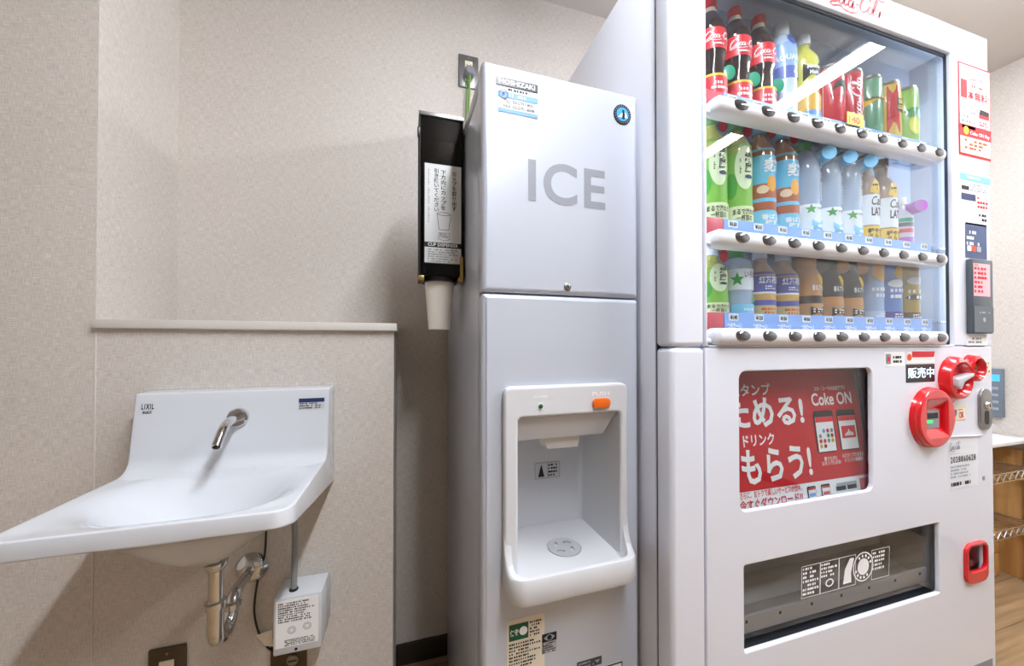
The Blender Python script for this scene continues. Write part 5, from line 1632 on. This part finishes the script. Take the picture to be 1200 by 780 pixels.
def coffee(slot, label, bodym, foot, tagm, capm):
    d = Drink('drink_bottle', label, 'bottle', 2, slot, [(.028, 0), (.032, .003), (.032, .085), (.0305, .097), (.025, .11), (.0215, .116), (.0215, .12)], bodym)
    d.cap(.0225, .118, .146, capm)
    d.patch('label_drop', .018, .087, .01, .013, PYEL, .0012, poly=[(-1, .9), (0, 1), (1, .2), (.7, -.8), (.1, -1), (-.6, -.1)])
    d.text('label_text', '香るブラック', PWHITE if bodym is not foot else PBLACK, -.004, .034, .062, .075, .0012, .02)
    d.band('foot_band', .03, .05, foot, .0008)
    d.sleeve('promo_sleeve', 0, .032, M('promo_copper', 'b98a5e'), .0335)
    d.patch('promo_field', .01, .015, .018, .01, M('promo_dark', '3a2a26'), .0026, poly=[(-1, -1), (1, -1), (1, 1), (-1, 1)])
    d.dash('promo_print', PWHITE, -.003, .024, .01, .021, 2, 84, .003, .005)
    if tagm: d.disc('promo_tag', .029, -.01, .124, .0165, .014, tagm)
    return d


CO = M('coffee_orange', 'c88f56'); CBK = M('coffee_black', '26262a')
coffee(4, 'orange coffee bottle with wide cap and dark round tag', CO, M('foot_dark', '3a2c28'), CBK, CO)
d = coffee(5, 'black coffee bottle with wide cap beside the orange coffee bottle', CBK, CO, CO, CBK)
d.again(6, 'black coffee bottle with wide cap beside the slim coffee cans')


def slim(slot, label, m, parts, ft):
    d = Drink('drink_can', label, 'can', 2, slot, can(.15, .0245), m, .61)
    d.band('can_top', .139, .1495, STEEL, .0003)
    for nm, cx_, cz_, rx, rz, mm in parts: d.patch(nm, cx_, cz_, rx, rz, mm)
    d.dash('label_print', PWHITE, -.014, .022, .05, .08, 2, 85 + slot, .0018, .008)
    d.sleeve('promo_sleeve', 0, .02, ft, .0258)
    d.dash('promo_print', PWHITE, -.006, .02, .004, .016, 2, 88 + slot, pitch=.005, r=.0264)


slim(7, 'slim pale blue coffee can with orange fruit-coloured top', M('can_pale_blue', '9fb8de'), [('picture', .004, .118, .018, .022, M('picture_orange')), ('picture_core', .008, .105, .012, .012, PYEL)], M('promo_ice', 'b9cbe8'))
slim(8, 'slim blue coffee can with a yellow round mark', M('can_blue', '5f8ad2'), [('mark', .006, .118, .011, .016, PYEL), ('picture_peak', 0, .09, .018, .01, M('label_white'))], M('promo_violet', '5a4a9a'))
slim(9, 'slim gold coffee can beside the right window edge', M('can_old_gold', 'b59a3e'), [('picture_peak', .002, .1, .018, .01, M('label_white')), ('label_band', .002, .058, .02, .007, PBLACK)], M('promo_brown', '6a5040'))

# ------------------------------------------------------------------ corner beyond the vending machine
KY, KX0, KX1 = .855, 1.62, 2.545
t_k = thing('wire_rack', 'chrome wire shelving rack behind the vending machine along the wall', 'rack', ((KX0 + KX1) / 2, 1.0, 0))
for xx in (KX0, KX1):
    for yy in (KY + .005, YB - .04):
        build('post', MB().lathe([(.0125, 0), (.0125, .60)], (xx, yy, 0), seg=12), CHROME, t_k)
for zz in (.489, .259):
    sh_ = build('shelf_frame', MB().tube([(KX0, KY, zz), (KX1, KY, zz), (KX1, YB - .04, zz), (KX0, YB - .04, zz)], .004, 8, True), CHROME, t_k)
    build('shelf_rim', MB().tube([(KX0, KY, zz - .034), (KX1, KY, zz - .034), (KX1, YB - .04, zz - .034), (KX0, YB - .04, zz - .034)], .004, 8, True), CHROME, sh_)
    wv = []
    k = 0
    x = KX0 + .01
    while x < KX1 - .005:
        wv.append((x, KY - .003, zz - (.004 if k % 2 else .030)))
        x += .022; k += 1
    build('truss_wire', MB().tube(wv, .003, 6), CHROME, sh_)
    for k in range(34):
        xx = KX0 + .02 + (KX1 - KX0 - .04) * k / 33
        build('shelf_wire', MB().tube([(xx, KY, zz + .003), (xx, YB - .04, zz + .003)], .0022, 6), CHROME, sh_)
tag(build('white_board', MB().box(KX0 + .02, XR - .002, KY, YB - .03, .598, .613), mat('board_white', 'e6e6e8', .4, noise=.02), bevel=.002), 'white board lying on top of the chrome wire rack', 'board')
tag(build('wood_panel', MB().box(XR - .011, XR, .55, YB - .012, .0, .56), CRATE, bevel=.001), 'light wood panel standing against the right wall behind the rack', 'panel')
crx0, crx1 = 1.66, 2.50
t_c = thing('wooden_crate', 'light wooden crate on the floor beneath the wire rack', 'crate', ((crx0 + crx1) / 2, 1.05, 0))
for k in range(2):
    build('board', MB().box(crx0, crx1, .925, .937, .004 + .102 * k, .102 + .102 * k), CRATE, t_c, bevel=.001)
    build('board', MB().box(crx0, crx1, 1.14, 1.152, .004 + .102 * k, .102 + .102 * k), CRATE, t_c, bevel=.001)
    for xx in (crx0 + .001, crx1 - .013):
        build('board', MB().box(xx, xx + .012, .937, 1.14, .004 + .102 * k, .102 + .102 * k), CRATE, t_c, bevel=.001)
build('bottom', MB().box(crx0 + .013, crx1 - .013, .937, 1.14, .0, .01), CRATE, t_c, smooth=0)
py0, pz1 = onX(1178, 432, XR); _, pz0 = onX(1176, 489, XR)
t_p = thing('wall_remote', 'grey wall-mounted remote with blue screen above the white board', 'remote', (XR, py0 + .04, pz0))
PW = .085
build('body', MB().box(XR - .022, XR, py0, py0 + PW, pz0, pz1), mat('remote_grey', '707b88', .45, noise=.04), t_p, bevel=.005)
hh = pz1 - pz0
build('screen', MB().box(XR - .0228, XR - .0215, py0 + .008, py0 + PW - .008, pz1 - hh * .26, pz1 - hh * .12), mat('remote_screen', '4aa8e8', .4, emit=.7), t_p, smooth=0)
for k in range(8):
    r_, c_ = k // 2, k % 2
    yy = py0 + .012 + c_ * .034; zz = pz1 - hh * (.38 + .14 * r_)
    build('key', MB().box(XR - .0245, XR - .0215, yy, yy + .026, zz - .012, zz), mat('key_grey', '98a2ad', .45, noise=.03), t_p, bevel=.001)
cpt = [(XR - .012, py0 + .05, pz0 + .004), (XR - .014, py0 + .035, pz0 - .03), (XR - .02, py0 + .0, pz0 - .055), (XR - .03, py0 - .05, .622)]
build('cable', MB().tube(catmull(cpt, 6), .0025, 8), mat('cable_grey', 'b7b5b2', .5, noise=.03), t_p)
